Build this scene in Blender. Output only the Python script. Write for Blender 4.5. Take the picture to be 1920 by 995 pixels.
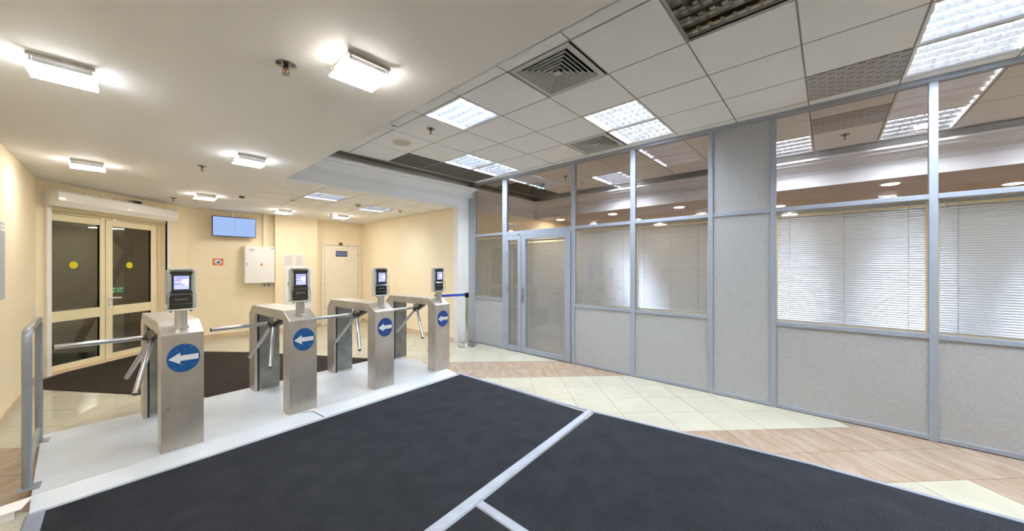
import bpy, bmesh, math, random
from mathutils import Vector, Matrix
random.seed(7)
for _o in list(bpy.data.objects): bpy.data.objects.remove(_o)
SC = bpy.context.scene
COL = SC.collection

# ------------------------------------------------------------------ camera
YAW = math.radians(47.987)
CAMZ = 1.47
cam = bpy.data.cameras.new('camera'); cam_o = bpy.data.objects.new('camera', cam); COL.objects.link(cam_o)
cam.sensor_fit = 'HORIZONTAL'; cam.sensor_width = 36.0
cam.lens = 657.87/1920*36.0
cam.shift_y = 1.58/1920
cam.clip_start = 0.05; cam.clip_end = 100
cam_o.location = (0, 0, CAMZ); cam_o.rotation_euler = (math.pi/2, 0, -YAW)
SC.camera = cam_o

# ------------------------------------------------------------------ world, exposure, light levels
W = bpy.data.worlds.new('world'); SC.world = W; W.use_nodes = True
W.node_tree.nodes['Background'].inputs[0].default_value = (0.75, 0.85, 1.0, 1)
W.node_tree.nodes['Background'].inputs[1].default_value = 0.02
SC.view_settings.view_transform = 'Standard'; SC.view_settings.look = 'None'
SC.view_settings.gamma = 1.0; SC.view_settings.use_curve_mapping = False
SC.view_settings.exposure = 1.36
PANEL_E = 25.0
PLATE_E = 25.0
BULB_E = 54.0
COOL = (0.82, 0.91, 1.0); WARM = (1.0, 0.92, 0.81); NEUT = (0.97, 0.97, 1.0)

# ------------------------------------------------------------------ helpers
def lin(c):
    r = []
    for v in c:
        v = v/255.0
        r.append(v/12.92 if v <= 0.04045 else ((v+0.055)/1.055)**2.4)
    return (r[0], r[1], r[2], 1.0)
MATS = {}
def mat(name, col, rough=0.5, metal=0.0, spec=0.5, noise=None, bump=None, col2=None, coat=0.0, stretch=None, trans=0.0, ramp=(0.35, 0.65)):
    """procedural principled material: col/col2 srgb mixed by noise(scale,detail), bump=(scale,strength)"""
    if name in MATS: return MATS[name]
    m = bpy.data.materials.new(name); m.use_nodes = True
    nt = m.node_tree; b = nt.nodes['Principled BSDF']
    b.inputs['Base Color'].default_value = lin(col); b.inputs['Roughness'].default_value = rough
    b.inputs['Metallic'].default_value = metal; b.inputs['Specular IOR Level'].default_value = spec
    b.inputs['Coat Weight'].default_value = coat; b.inputs['Transmission Weight'].default_value = trans
    tc = nt.nodes.new('ShaderNodeTexCoord'); mp = nt.nodes.new('ShaderNodeMapping')
    nt.links.new(tc.outputs['Object'], mp.inputs['Vector'])
    if stretch: mp.inputs['Scale'].default_value = stretch
    if noise:
        n = nt.nodes.new('ShaderNodeTexNoise'); n.inputs['Scale'].default_value = noise[0]; n.inputs['Detail'].default_value = noise[1]
        nt.links.new(mp.outputs[0], n.inputs['Vector'])
        r = nt.nodes.new('ShaderNodeValToRGB')
        r.color_ramp.elements[0].position = ramp[0]; r.color_ramp.elements[1].position = ramp[1]
        r.color_ramp.elements[0].color = lin(col); r.color_ramp.elements[1].color = lin(col2 or col)
        nt.links.new(n.outputs['Fac'], r.inputs['Fac']); nt.links.new(r.outputs['Color'], b.inputs['Base Color'])
    if bump:
        n2 = nt.nodes.new('ShaderNodeTexNoise'); n2.inputs['Scale'].default_value = bump[0]; n2.inputs['Detail'].default_value = 4
        nt.links.new(mp.outputs[0], n2.inputs['Vector'])
        bp = nt.nodes.new('ShaderNodeBump'); bp.inputs['Strength'].default_value = bump[1]; bp.inputs['Distance'].default_value = 0.01
        nt.links.new(n2.outputs['Fac'], bp.inputs['Height']); nt.links.new(bp.outputs['Normal'], b.inputs['Normal'])
    MATS[name] = m; return m
def emat(name, col, strength):
    if name in MATS: return MATS[name]
    m = bpy.data.materials.new(name); m.use_nodes = True; nt = m.node_tree; nt.nodes.clear()
    e = nt.nodes.new('ShaderNodeEmission'); o = nt.nodes.new('ShaderNodeOutputMaterial')
    e.inputs[0].default_value = (col[0], col[1], col[2], 1); e.inputs[1].default_value = strength
    nt.links.new(e.outputs[0], o.inputs[0]); MATS[name] = m; return m
def glassmat(name, tint, gain=1.9, base=0.02, rough=0.0):
    if name in MATS: return MATS[name]
    m = bpy.data.materials.new(name); m.use_nodes = True; nt = m.node_tree; nt.nodes.clear()
    o = nt.nodes.new('ShaderNodeOutputMaterial'); mx = nt.nodes.new('ShaderNodeMixShader')
    t = nt.nodes.new('ShaderNodeBsdfTransparent'); t.inputs[0].default_value = lin(tint)
    g = nt.nodes.new('ShaderNodeBsdfGlossy'); g.inputs['Roughness'].default_value = rough
    f = nt.nodes.new('ShaderNodeFresnel'); f.inputs[0].default_value = 1.5
    ma = nt.nodes.new('ShaderNodeMath'); ma.operation = 'MULTIPLY_ADD'; ma.inputs[1].default_value = gain; ma.inputs[2].default_value = base; ma.use_clamp = True
    nt.links.new(f.outputs[0], ma.inputs[0]); nt.links.new(ma.outputs[0], mx.inputs[0])
    nt.links.new(t.outputs[0], mx.inputs[1]); nt.links.new(g.outputs[0], mx.inputs[2]); nt.links.new(mx.outputs[0], o.inputs[0])
    MATS[name] = m; return m

class MB:
    def __init__(s): s.v = []; s.f = []
    def add(s, vs, fs):
        n = len(s.v); s.v += [tuple(v) for v in vs]; s.f += [tuple(i+n for i in f) for f in fs]; return s
    def box(s, x0, x1, y0, y1, z0, z1):
        return s.add([(x0,y0,z0),(x1,y0,z0),(x1,y1,z0),(x0,y1,z0),(x0,y0,z1),(x1,y0,z1),(x1,y1,z1),(x0,y1,z1)],
                     [(0,3,2,1),(4,5,6,7),(0,1,5,4),(1,2,6,5),(2,3,7,6),(3,0,4,7)])
    def prism(s, poly, z0, z1):           # poly in xy, counter-clockwise
        n = len(poly)
        return s.add([(p[0],p[1],z0) for p in poly]+[(p[0],p[1],z1) for p in poly],
                     [tuple(range(n-1,-1,-1)), tuple(range(n,2*n))]+[(i,(i+1)%n,(i+1)%n+n,i+n) for i in range(n)])
    def sweep(s, prof, p0, p1, out):      # prof = (out, z) polygon swept from p0 to p1 (xy)
        n = len(prof); vs = []
        for p in (p0, p1):
            for (o, z) in prof: vs.append((p[0]+out[0]*o, p[1]+out[1]*o, z))
        return s.add(vs, [tuple(range(n)), tuple(range(2*n-1,n-1,-1))]+[(i,i+n,(i+1)%n+n,(i+1)%n) for i in range(n)])
    def cyl(s, p0, p1, r0, r1=None, n=16):
        r1 = r0 if r1 is None else r1
        p0 = Vector(p0); p1 = Vector(p1); d = (p1-p0).normalized()
        a = d.orthogonal().normalized(); b = d.cross(a); vs = []
        for p, r in ((p0,r0),(p1,r1)):
            for i in range(n):
                t = 2*math.pi*i/n; vs.append(p+a*(math.cos(t)*r)+b*(math.sin(t)*r))
        return s.add(vs, [tuple(range(n-1,-1,-1)), tuple(range(n,2*n))]+[(i,(i+1)%n,(i+1)%n+n,i+n) for i in range(n)])
    def lathe(s, prof, c=(0,0), n=24):    # prof list of (r,z)
        k = len(prof); vs = []
        for (r, z) in prof:
            for i in range(n):
                t = 2*math.pi*i/n; vs.append((c[0]+r*math.cos(t), c[1]+r*math.sin(t), z))
        fs = [tuple(range(n-1,-1,-1)), tuple(range((k-1)*n, k*n))]
        for j in range(k-1):
            for i in range(n): fs.append((j*n+i, j*n+(i+1)%n, (j+1)*n+(i+1)%n, (j+1)*n+i))
        return s.add(vs, fs)
    def tube(s, pts, r, n=12):
        pts = [Vector(p) for p in pts]; rings = []
        up = None
        for i, p in enumerate(pts):
            d = ((pts[min(i+1,len(pts)-1)]-p).normalized()+(p-pts[max(i-1,0)]).normalized()).normalized()
            if up is None: up = d.orthogonal().normalized()
            a = (up-d*up.dot(d)).normalized(); up = a; b = d.cross(a)
            rings.append([p+a*(math.cos(2*math.pi*k/n)*r)+b*(math.sin(2*math.pi*k/n)*r) for k in range(n)])
        vs = [v for rg in rings for v in rg]; m = len(rings)
        fs = [tuple(range(n-1,-1,-1)), tuple(range((m-1)*n, m*n))]
        for j in range(m-1):
            for i in range(n): fs.append((j*n+i, j*n+(i+1)%n, (j+1)*n+(i+1)%n, (j+1)*n+i))
        return s.add(vs, fs)
    def mesh(s, name, bev=0.0, smooth=False, seg=2):
        me = bpy.data.meshes.new(name); me.from_pydata(s.v, [], s.f)
        bm = bmesh.new(); bm.from_mesh(me)
        bmesh.ops.recalc_face_normals(bm, faces=bm.faces)
        if bev > 0:
            ed = [e for e in bm.edges if len(e.link_faces) == 2 and e.calc_face_angle(0) > 0.35]
            bmesh.ops.bevel(bm, geom=ed, offset=bev, segments=seg, affect='EDGES', profile=0.5)
        if smooth:
            for f in bm.faces: f.smooth = True
            for e in bm.edges:
                if len(e.link_faces) == 2 and e.calc_face_angle(0) > 0.7: e.smooth = False
        bm.to_mesh(me); bm.free(); return me
    def build(s, name, m, parent=None, bev=0.0, smooth=False, seg=2, loc=None, rot=None):
        return link(name, s.mesh(name, bev, smooth, seg), m, parent, loc, rot)
def link(name, me, m, parent=None, loc=None, rot=None):
    if m is not None and not me.materials: me.materials.append(m)
    o = bpy.data.objects.new(name, me); COL.objects.link(o)
    if parent is not None: o.parent = parent
    if loc is not None: o.location = loc
    if rot is not None: o.rotation_euler = rot
    return o
def tag(o, label=None, cat=None, group=None, kind=None):
    if label: o['label'] = label
    if cat: o['category'] = cat
    if group: o['group'] = group
    if kind: o['kind'] = kind
    return o
def thing(name, label=None, cat=None, loc=(0,0,0), rz=0.0, group=None, kind=None):
    o = bpy.data.objects.new(name, None); o.empty_display_size = 0.05; COL.objects.link(o)
    o.location = loc; o.rotation_euler = (0, 0, rz)
    return tag(o, label, cat, group, kind)
def struct(o, label=None): return tag(o, label, kind='structure')
def bx(name, m, parent, x0, x1, y0, y1, z0, z1, bev=0.0):
    return MB().box(x0,x1,y0,y1,z0,z1).build(name, m, parent, bev)
def text_mesh(s, size, depth=0.0006, align='CENTER', bold=0.0):
    cu = bpy.data.curves.new('lettering', 'FONT'); cu.body = s; cu.size = size; cu.extrude = depth; cu.align_x = align; cu.align_y = 'CENTER'
    cu.offset = bold; cu.resolution_u = 3
    o = bpy.data.objects.new('lettering', cu); COL.objects.link(o)
    bpy.context.view_layer.update()
    me = bpy.data.meshes.new_from_object(o.evaluated_get(bpy.context.evaluated_depsgraph_get()))
    bpy.data.objects.remove(o); return me
def clip(poly, nx, ny, c):                # keep nx*x+ny*y <= c
    out = []
    for i in range(len(poly)):
        p, q = poly[i], poly[(i+1) % len(poly)]
        a = nx*p[0]+ny*p[1]-c; b = nx*q[0]+ny*q[1]-c
        if a <= 0: out.append(p)
        if a*b < 0:
            t = a/(a-b); out.append((p[0]+t*(q[0]-p[0]), p[1]+t*(q[1]-p[1])))
    return out
def inside(p, poly):
    r = True
    for i in range(len(poly)):
        a, b = poly[i], poly[(i+1) % len(poly)]
        if (b[0]-a[0])*(p[1]-a[1])-(b[1]-a[1])*(p[0]-a[0]) < 0: r = False
    return r

# ------------------------------------------------------------------ materials
M_wall = mat('cream_paint', (247,230,196), 0.55, noise=(3,2), col2=(249,233,200), bump=(180,0.03))
M_white = mat('white_paint', (236,235,232), 0.6, noise=(2,2), col2=(240,239,236), bump=(150,0.03))
M_soffit = mat('soffit_paint', (238,235,232), 0.6, noise=(1.5,2), col2=(240,237,234), bump=(160,0.02))
M_beam = mat('beam_paint', (238,240,243), 0.5, noise=(2,2), col2=(240,242,245), bump=(150,0.02))
M_tilec = mat('ceiling_tile_board', (240,239,238), 0.85, noise=(6,4), col2=(243,242,241), bump=(400,0.08))
M_runner = mat('ceiling_runner', (150,145,138), 0.6, noise=(5,2), col2=(158,152,145))
M_recess = mat('recess_paint', (190,182,160), 0.8, noise=(4,2), col2=(196,188,166))
M_grout = mat('floor_grout', (118,108,92), 0.7, noise=(30,3), col2=(132,121,104))
M_alu = mat('partition_frame_paint', (152,160,173), 0.42, metal=0.0, spec=0.5, noise=(4,2), col2=(155,163,175))
M_black = mat('black_plastic', (14,14,16), 0.25, noise=(20,2), col2=(18,18,20))
M_chrome = mat('chrome', (225,225,228), 0.12, 1.0, noise=(6,2), col2=(215,215,220))
M_rubber = mat('dark_gap', (30,27,24), 0.8, noise=(20,2), col2=(36,33,30))
M_whiteplast = mat('white_plastic', (238,236,232), 0.4, noise=(8,2), col2=(241,239,236))
M_doorcream = mat('door_cream', (240,226,186), 0.4, noise=(5,2), col2=(243,229,190))

# partition wall panels: grey sheet with a fibrous print
def fibre_mat():
    m = bpy.data.materials.new('fibre_panel'); m.use_nodes = True; nt = m.node_tree; b = nt.nodes['Principled BSDF']
    tc = nt.nodes.new('ShaderNodeTexCoord')
    n = nt.nodes.new('ShaderNodeTexNoise'); n.inputs['Scale'].default_value = 26; n.inputs['Detail'].default_value = 5; n.inputs['Distortion'].default_value = 3.0
    nt.links.new(tc.outputs['Object'], n.inputs['Vector'])
    r = nt.nodes.new('ShaderNodeValToRGB'); e = r.color_ramp.elements
    e[0].position = 0.40; e[0].color = lin((168,169,171)); e[1].position = 0.60; e[1].color = lin((177,178,179))
    x = r.color_ramp.elements.new(0.50); x.color = lin((171,172,174))
    y = r.color_ramp.elements.new(0.515); y.color = lin((176,177,178))
    nt.links.new(n.outputs['Fac'], r.inputs['Fac']); nt.links.new(r.outputs['Color'], b.inputs['Base Color'])
    b.inputs['Roughness'].default_value = 0.5; b.inputs['Specular IOR Level'].default_value = 0.35
    bp = nt.nodes.new('ShaderNodeBump'); bp.inputs['Strength'].default_value = 0.06; bp.inputs['Distance'].default_value = 0.004
    nt.links.new(n.outputs['Fac'], bp.inputs['Height']); nt.links.new(bp.outputs['Normal'], b.inputs['Normal'])
    return m
M_fibre = fibre_mat()
# brushed, worn steel
def steel_mat(name, col, col2, rough=0.33):
    m = bpy.data.materials.new(name); m.use_nodes = True; nt = m.node_tree; b = nt.nodes['Principled BSDF']
    tc = nt.nodes.new('ShaderNodeTexCoord'); mp = nt.nodes.new('ShaderNodeMapping'); mp.inputs['Scale'].default_value = (1.5,1.5,1.0)
    nt.links.new(tc.outputs['Object'], mp.inputs['Vector'])
    n = nt.nodes.new('ShaderNodeTexNoise'); n.inputs['Scale'].default_value = 5; n.inputs['Detail'].default_value = 6
    nt.links.new(mp.outputs[0], n.inputs['Vector'])
    r = nt.nodes.new('ShaderNodeValToRGB'); r.color_ramp.elements[0].position = 0.3; r.color_ramp.elements[1].position = 0.7
    r.color_ramp.elements[0].color = lin(col); r.color_ramp.elements[1].color = lin(col2)
    nt.links.new(n.outputs['Fac'], r.inputs['Fac'])
    # small dark scuffs
    v = nt.nodes.new('ShaderNodeTexNoise'); v.inputs['Scale'].default_value = 38; v.inputs['Detail'].default_value = 3
    nt.links.new(tc.outputs['Object'], v.inputs['Vector'])
    rr = nt.nodes.new('ShaderNodeValToRGB'); rr.color_ramp.elements[0].position = 0.70; rr.color_ramp.elements[1].position = 0.76
    nt.links.new(v.outputs['Fac'], rr.inputs['Fac'])
    mx = nt.nodes.new('ShaderNodeMixRGB'); mx.inputs[2].default_value = lin((88,80,70))
    nt.links.new(rr.outputs['Color'], mx.inputs[0]); nt.links.new(r.outputs['Color'], mx.inputs[1])
    nt.links.new(mx.outputs[0], b.inputs['Base Color'])
    b.inputs['Metallic'].default_value = 0.62
    mr = nt.nodes.new('ShaderNodeMapRange'); mr.inputs['To Min'].default_value = rough-0.06; mr.inputs['To Max'].default_value = rough+0.1
    nt.links.new(n.outputs['Fac'], mr.inputs['Value']); nt.links.new(mr.outputs[0], b.inputs['Roughness'])
    bn = nt.nodes.new('ShaderNodeTexNoise'); bn.inputs['Scale'].default_value = 220
    m2 = nt.nodes.new('ShaderNodeMapping'); m2.inputs['Scale'].default_value = (1,1,0.02)
    nt.links.new(tc.outputs['Object'], m2.inputs['Vector']); nt.links.new(m2.outputs[0], bn.inputs['Vector'])
    bp = nt.nodes.new('ShaderNodeBump'); bp.inputs['Strength'].default_value = 0.06; bp.inputs['Distance'].default_value = 0.003
    nt.links.new(bn.outputs['Fac'], bp.inputs['Height']); nt.links.new(bp.outputs['Normal'], b.inputs['Normal'])
    MATS[name] = m; return m
M_steel = steel_mat('brushed_steel', (194,186,176), (212,205,196))
M_steel2 = steel_mat('polished_pipe', (180,176,170), (200,197,192), 0.22)
M_arm = mat('arm_aluminium', (196,197,200), 0.28, 1.0, noise=(6,3), col2=(182,183,187), bump=(90,0.03))
def marble(name, a, b_, c, rough, sc, rotz=math.radians(45)):
    m = bpy.data.materials.new(name); m.use_nodes = True; nt = m.node_tree; b = nt.nodes['Principled BSDF']
    tc = nt.nodes.new('ShaderNodeTexCoord'); mp = nt.nodes.new('ShaderNodeMapping'); mp.vector_type = 'TEXTURE'; mp.inputs['Rotation'].default_value = (0,0,rotz); mp.inputs['Scale'].default_value = tuple(1.0/q for q in sc)
    nt.links.new(tc.outputs['Object'], mp.inputs['Vector'])
    n = nt.nodes.new('ShaderNodeTexNoise'); n.inputs['Scale'].default_value = 2.2; n.inputs['Detail'].default_value = 8; n.inputs['Roughness'].default_value = 0.65
    nt.links.new(mp.outputs[0], n.inputs['Vector'])
    r = nt.nodes.new('ShaderNodeValToRGB'); e = r.color_ramp.elements
    e[0].position = 0.30; e[0].color = lin(a); e[1].position = 0.72; e[1].color = lin(c)
    k = e.new(0.5); k.color = lin(b_)
    nt.links.new(n.outputs['Fac'], r.inputs['Fac']); nt.links.new(r.outputs['Color'], b.inputs['Base Color'])
    b.inputs['Roughness'].default_value = rough; b.inputs['Specular IOR Level'].default_value = 0.5
    MATS[name] = m; return m
M_cream_t = marble('cream_stone', (184,177,159), (190,184,166), (198,192,176), 0.10, (1,1,1))
M_beige_t = marble('travertine', (156,131,109), (167,145,126), (184,165,148), 0.14, (1.8,5.5,1))
def carpet_mat(name, a, b_):
    m = bpy.data.materials.new(name); m.use_nodes = True; nt = m.node_tree; b = nt.nodes['Principled BSDF']
    tc = nt.nodes.new('ShaderNodeTexCoord')
    n = nt.nodes.new('ShaderNodeTexNoise'); n.inputs['Scale'].default_value = 130; n.inputs['Detail'].default_value = 4
    n2 = nt.nodes.new('ShaderNodeTexNoise'); n2.inputs['Scale'].default_value = 5; n2.inputs['Detail'].default_value = 5
    nt.links.new(tc.outputs['Object'], n.inputs['Vector']); nt.links.new(tc.outputs['Object'], n2.inputs['Vector'])
    mx = nt.nodes.new('ShaderNodeMath'); mx.operation = 'MULTIPLY_ADD'; mx.inputs[1].default_value = 0.26
    nt.links.new(n2.outputs['Fac'], mx.inputs[0])
    m3 = nt.nodes.new('ShaderNodeMath'); m3.operation = 'MULTIPLY'; m3.inputs[1].default_value = 0.7
    nt.links.new(n.outputs['Fac'], m3.inputs[0]); nt.links.new(m3.outputs[0], mx.inputs[2])
    r = nt.nodes.new('ShaderNodeValToRGB'); e = r.color_ramp.elements
    e[0].position = 0.38; e[0].color = lin(a); e[1].position = 0.66; e[1].color = lin(b_)
    nt.links.new(mx.outputs[0], r.inputs['Fac']); nt.links.new(r.outputs['Color'], b.inputs['Base Color'])
    b.inputs['Roughness'].default_value = 0.95; b.inputs['Specular IOR Level'].default_value = 0.1
    bp = nt.nodes.new('ShaderNodeBump'); bp.inputs['Strength'].default_value = 0.5; bp.inputs['Distance'].default_value = 0.004
    nt.links.new(n.outputs['Fac'], bp.inputs['Height']); nt.links.new(bp.outputs['Normal'], b.inputs['Normal'])
    MATS[name] = m; return m
M_carpet = carpet_mat('charcoal_carpet', (38,39,43), (62,64,70))
M_carpet2 = carpet_mat('entrance_carpet', (48,41,37), (70,62,56))
M_tape = mat('mat_edge_tape', (160,167,182), 0.45, noise=(9,4), col2=(172,179,192))
M_deck = mat('grey_deck_paint', (198,203,209), 0.32, noise=(2.2,6), col2=(214,219,225), bump=(40,0.03))
M_rail = mat('grey_enamel', (138,143,150), 0.22, noise=(9,5), col2=(148,153,160), ramp=(0.3,0.7), coat=0.3)
M_glass = glassmat('partition_glass', (205,196,193), 3.0, 0.02)
M_glass_clear = glassmat('window_glass', (225,228,228), 1.9, 0.0)
M_glass_door = glassmat('tinted_door_glass', (166,160,140), 1.9, 0.02)
M_slat = mat('blind_slat_metal', (226,231,240), 0.27, 0.45, noise=(3,2), col2=(231,236,244), stretch=(1,0.2,6))
M_louvre = mat('louvre_metal', (222,227,236), 0.20, 0.965, noise=(3,2), col2=(226,230,238))
M_house = mat('lamp_housing', (236,238,240), 0.5, noise=(3,2), col2=(240,241,243))
M_perf = mat('perforated_metal', (172,172,174), 0.5, 0.2, noise=(4,2), col2=(178,178,180))
M_perfd = mat('perforated_dark', (120,116,112), 0.7, noise=(5,2), col2=(126,122,118))

# ================================================================== ROOM LAYOUT (metres)
XP = 4.563                    # partition plane
H = 3.063                     # raised tile ceiling
HS = 2.61                     # lower ceiling
XS = 1.425                    # edge of the lower ceiling
YB = 5.27                     # beam face
XR = 4.30                     # right wall of the entrance lobby
YT = 9.30                     # back wall
XL = -0.755                   # left wall
A0 = (-0.669, 7.941); D45 = (0.70711, 0.70711); N45 = (0.70711, -0.70711)
def dp(s, off): return (A0[0]+D45[0]*s+N45[0]*off, A0[1]+D45[1]*s+N45[1]*off)
YMIN = -3.2; XFAR = 9.4; XS2 = 6.665

# ------------------------------------------------------------------ floor with diagonal stone tiles
floor = bx('floor', M_grout, None, XL-0.3, XFAR, YMIN, YT+0.4, -0.06, -0.005); struct(floor, 'polished stone tiled floor')
P = 0.397
R2 = math.sqrt(2)
u0 = 0.483; v0 = 3.045
MAT_MAIN = [(-0.30,-2.9),(3.20,-2.9),(3.05,3.60),(-0.30,3.45)]
DECK = [(-0.34,3.60),(2.98,3.80),(2.95,5.12),(-0.40,4.85)]
sq_cache = {}
g = 0.0019
for iu in range(-24, 16):
    for iv in range(-10, 26):
        ua, va = u0+iu*P+g, v0+iv*P+g; ub, vb = ua+P-2*g, va+P-2*g
        # x=(u+v)/r2, y=(v-u)/r2
        poly = [((u+v)/R2, (v-u)/R2) for (u, v) in ((ua,va),(ub,va),(ub,vb),(ua,vb))]
        cx = sum(p[0] for p in poly)/4; cy = sum(p[1] for p in poly)/4
        if not (XL-0.3 < cx < XP+0.3 and -2.3 < cy < YT+0.3): continue
        if all(inside(p, MAT_MAIN) for p in poly) or all(inside(p, DECK) for p in poly): continue
        full = len(poly)
        cl = clip(poly, -1, 0, -XL); cl = clip(cl, 1, 0, XP+0.02) if cl else cl
        cl = clip(cl, 0, 1, YT) if cl else cl
        if cl and cy > 5.0: cl = clip(cl, 1, 0, XR+0.06)
        if cl: cl = clip(cl, -N45[0], -N45[1], -(N45[0]*A0[0]+N45[1]*A0[1])+0.05)
        if not cl or len(cl) < 3: continue
        area = abs(sum(cl[i][0]*cl[(i+1)%len(cl)][1]-cl[(i+1)%len(cl)][0]*cl[i][1] for i in range(len(cl))))/2
        if area < 0.004: continue
        beige = ((iv % 6) in (4, 5) and iv < 8) or (iu in (7, 8) and iv < 8)
        m = M_beige_t if beige else M_cream_t
        lc = [(p[0]-cx, p[1]-cy) for p in cl]
        if area > P*P*0.97:
            key = beige
            if key not in sq_cache: sq_cache[key] = MB().prism(lc, -0.006, 0.0).mesh('floor_tile')
            link('floor_tile', sq_cache[key], m, floor, (cx, cy, random.uniform(-0.0004, 0.0)))
        else:
            MB().prism(lc, -0.006, 0.0).build('floor_tile', m, floor, loc=(cx, cy, random.uniform(-0.0004, 0.0)))

# stone materials read the world position so that veins differ from tile to tile
for mm in (M_cream_t, M_beige_t):
    nt = mm.node_tree
    geo = nt.nodes.new('ShaderNodeNewGeometry'); mp = [n for n in nt.nodes if n.type == 'MAPPING'][0]
    for l in list(mp.inputs['Vector'].links): nt.links.remove(l)
    oi = nt.nodes.new('ShaderNodeObjectInfo'); ad = nt.nodes.new('ShaderNodeVectorMath'); ad.operation = 'ADD'
    sc_ = nt.nodes.new('ShaderNodeMath'); sc_.operation = 'MULTIPLY'; sc_.inputs[1].default_value = 13.0
    nt.links.new(oi.outputs['Random'], sc_.inputs[0]); nt.links.new(geo.outputs['Position'], ad.inputs[0]); nt.links.new(sc_.outputs[0], ad.inputs[1])
    nt.links.new(ad.outputs[0], mp.inputs['Vector'])

# ------------------------------------------------------------------ walls
wl = bx('wall_left', M_wall, None, XL-0.15, XL, YMIN, 7.72, 0, 3.2); struct(wl, 'cream painted left wall')
# 45 degree door wall (plane at off = .12) with its opening
WO = 0.12; S0 = -0.10; S1 = 1.56; ZD = 2.22
wd = MB()
def slab45(mb, s0, s1, o0, o1, z0, z1):
    return mb.prism([dp(s0,o1), dp(s0,o0), dp(s1,o0), dp(s1,o1)][::-1], z0, z1)
slab45(wd, -0.42, S0, -0.10, WO, 0, 3.0); slab45(wd, S1, 2.12, -0.10, WO, 0, 3.0); slab45(wd, S0, S1, -0.10, WO, ZD+0.09, 3.0)
struct(wd.build('wall_entrance', M_wall), 'cream wall set at an angle around the glazed entrance doors')
wb = bx('wall_back', M_wall, None, 0.74, XR+0.12, YT, YT+0.15, 0, 3.0); struct(wb, 'cream back wall behind the turnstiles')
wbox = bx('wall_column', M_wall, None, 2.27, 3.14, 9.12, YT, 0, HS+0.02); struct(wbox, 'cream boxed column on the back wall')
wr = bx('wall_lobby', M_wall, None, XR, XR+0.12, YB+0.13, YT, 0, HS+0.05); struct(wr, 'cream side wall of the entrance lobby')
wp = bx('wall_pilaster', M_white, None, XR, XP+0.03, YB, YB+0.13, 0, HS); struct(wp, 'white pilaster carrying the end of the beam')
wn = bx('wall_near', M_wall, None, XL-0.15, XFAR, YMIN-0.15, YMIN, 0, 3.3); struct(wn)
wf = bx('wall_office', M_wall, None, XFAR, XFAR+0.15, YMIN, YB+0.13, 0, 3.3); struct(wf)
we = bx('wall_office_end', M_wall, None, XP+0.03, XFAR, YB, YB+0.13, 0, HS); struct(we)
# stone skirting
M_skirt = marble('skirting_stone', (205,176,140), (216,190,158), (226,205,176), 0.2, (6,6,1))
for nm, b in (('baseboard_left', (XL, XL+0.014, YMIN, 7.68)), ('baseboard_back', (0.83, 2.27, YT-0.014, YT)), ('baseboard_lobby', (XR-0.014, XR, YB+0.13, YT)),
              ('baseboard_column', (2.256, 3.154, 9.106, 9.12)), ('baseboard_niche', (3.14, 3.27, YT-0.014, YT))):
    struct(bx(nm, M_skirt, None, b[0], b[1], b[2], b[3], 0, 0.085, 0.002))
struct(slab45(MB(), S1+0.07, 2.10, WO, WO+0.014, 0, 0.085).build('baseboard_entrance', M_skirt, None, 0.002))

# ------------------------------------------------------------------ lower ceiling (smooth) and beam with cornice
struct(bx('ceiling_soffit', M_soffit, None, XL-0.15, XS, YMIN, YT+0.1, HS, 3.32), 'smooth lower ceiling with square glass lamps')
cf = MB().box(XS, XR+0.1, 7.57, YT+0.1, HS, 3.32); struct(cf.build('ceiling_lobby_rear', M_soffit))
struct(bx('ceiling_office_soffit', mat('mauve_paint', (190,180,182), 0.55, noise=(2,2), col2=(193,183,185)), None, XS2, XFAR, YMIN, YB, HS, 3.32))
CORN = [(0,HS+0.03),(0.018,HS+0.03),(0.018,HS),(0,HS)][::-1]
beam = bx('trim_beam', M_beam, None, XS, XR+0.3, YB, YB+0.13, HS, 3.32); struct(beam, 'white beam across the ceiling with a moulded cornice')
bx('trim_beam_office', M_beam, beam, XR+0.3, XS2, YB, YB+0.13, HS, 3.32)
PROF = [(-0.01,2.78),(0.0,2.78),(0.014,2.785),(0.014,2.80),(0.03,2.805),(0.034,2.825),(0.055,2.832),(0.085,2.845),(0.115,2.865),(0.140,2.890),(0.168,2.902),(0.198,2.908),(0.20,2.925),(0.225,2.932),(0.245,2.945),(0.248,2.968),(-0.01,2.968)]
MB().sweep(PROF, (XS,YB), (XS2,YB), (0,-1)).build('cornice', M_beam, beam)
LIP = [(-0.005,HS-0.002),(0.014,HS-0.002),(0.014,HS+0.022),(0.004,HS+0.03),(-0.005,HS+0.03)]
MB().sweep(LIP, (XS,YB), (XR,YB), (0,-1)).build('cornice_lip', M_beam, beam)
cs = MB().sweep(PROF, (XS,YMIN), (XS,YB), (1,0)).build('trim_soffit_cornice', M_beam); struct(cs)
fs = MB().sweep([(-0.004,HS),(0.003,HS),(0.003,3.1),(-0.004,3.1)], (XS,YMIN), (XS,YB), (1,0)).build('trim_soffit_face', M_beam); struct(fs)
co = MB().sweep(PROF, (XS2,YMIN), (XS2,YB), (-1,0)).build('trim_office_cornice', M_beam); struct(co)
fo = MB().sweep([(-0.004,HS),(0.003,HS),(0.003,3.1),(-0.004,3.1)], (XS2,YMIN), (XS2,YB), (-1,0)).build('trim_office_face', M_beam); struct(fo)

# ------------------------------------------------------------------ raised ceiling: runners, boards, diffusers, lamps
ceil = bx('ceiling', M_recess, None, XS, XS2, YMIN, YB, 3.24, 3.32); struct(ceil, 'raised ceiling of square boards')
GX = [2.115+0.5815*i for i in range(-1, 8)]
GX[0] = 1.66
GX[8] = 6.40
GY = [1.355+0.6065*j for j in range(-7, 7)]
YEND = 4.965
GY = [y for y in GY if y < 4.5]+[YEND]
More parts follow.
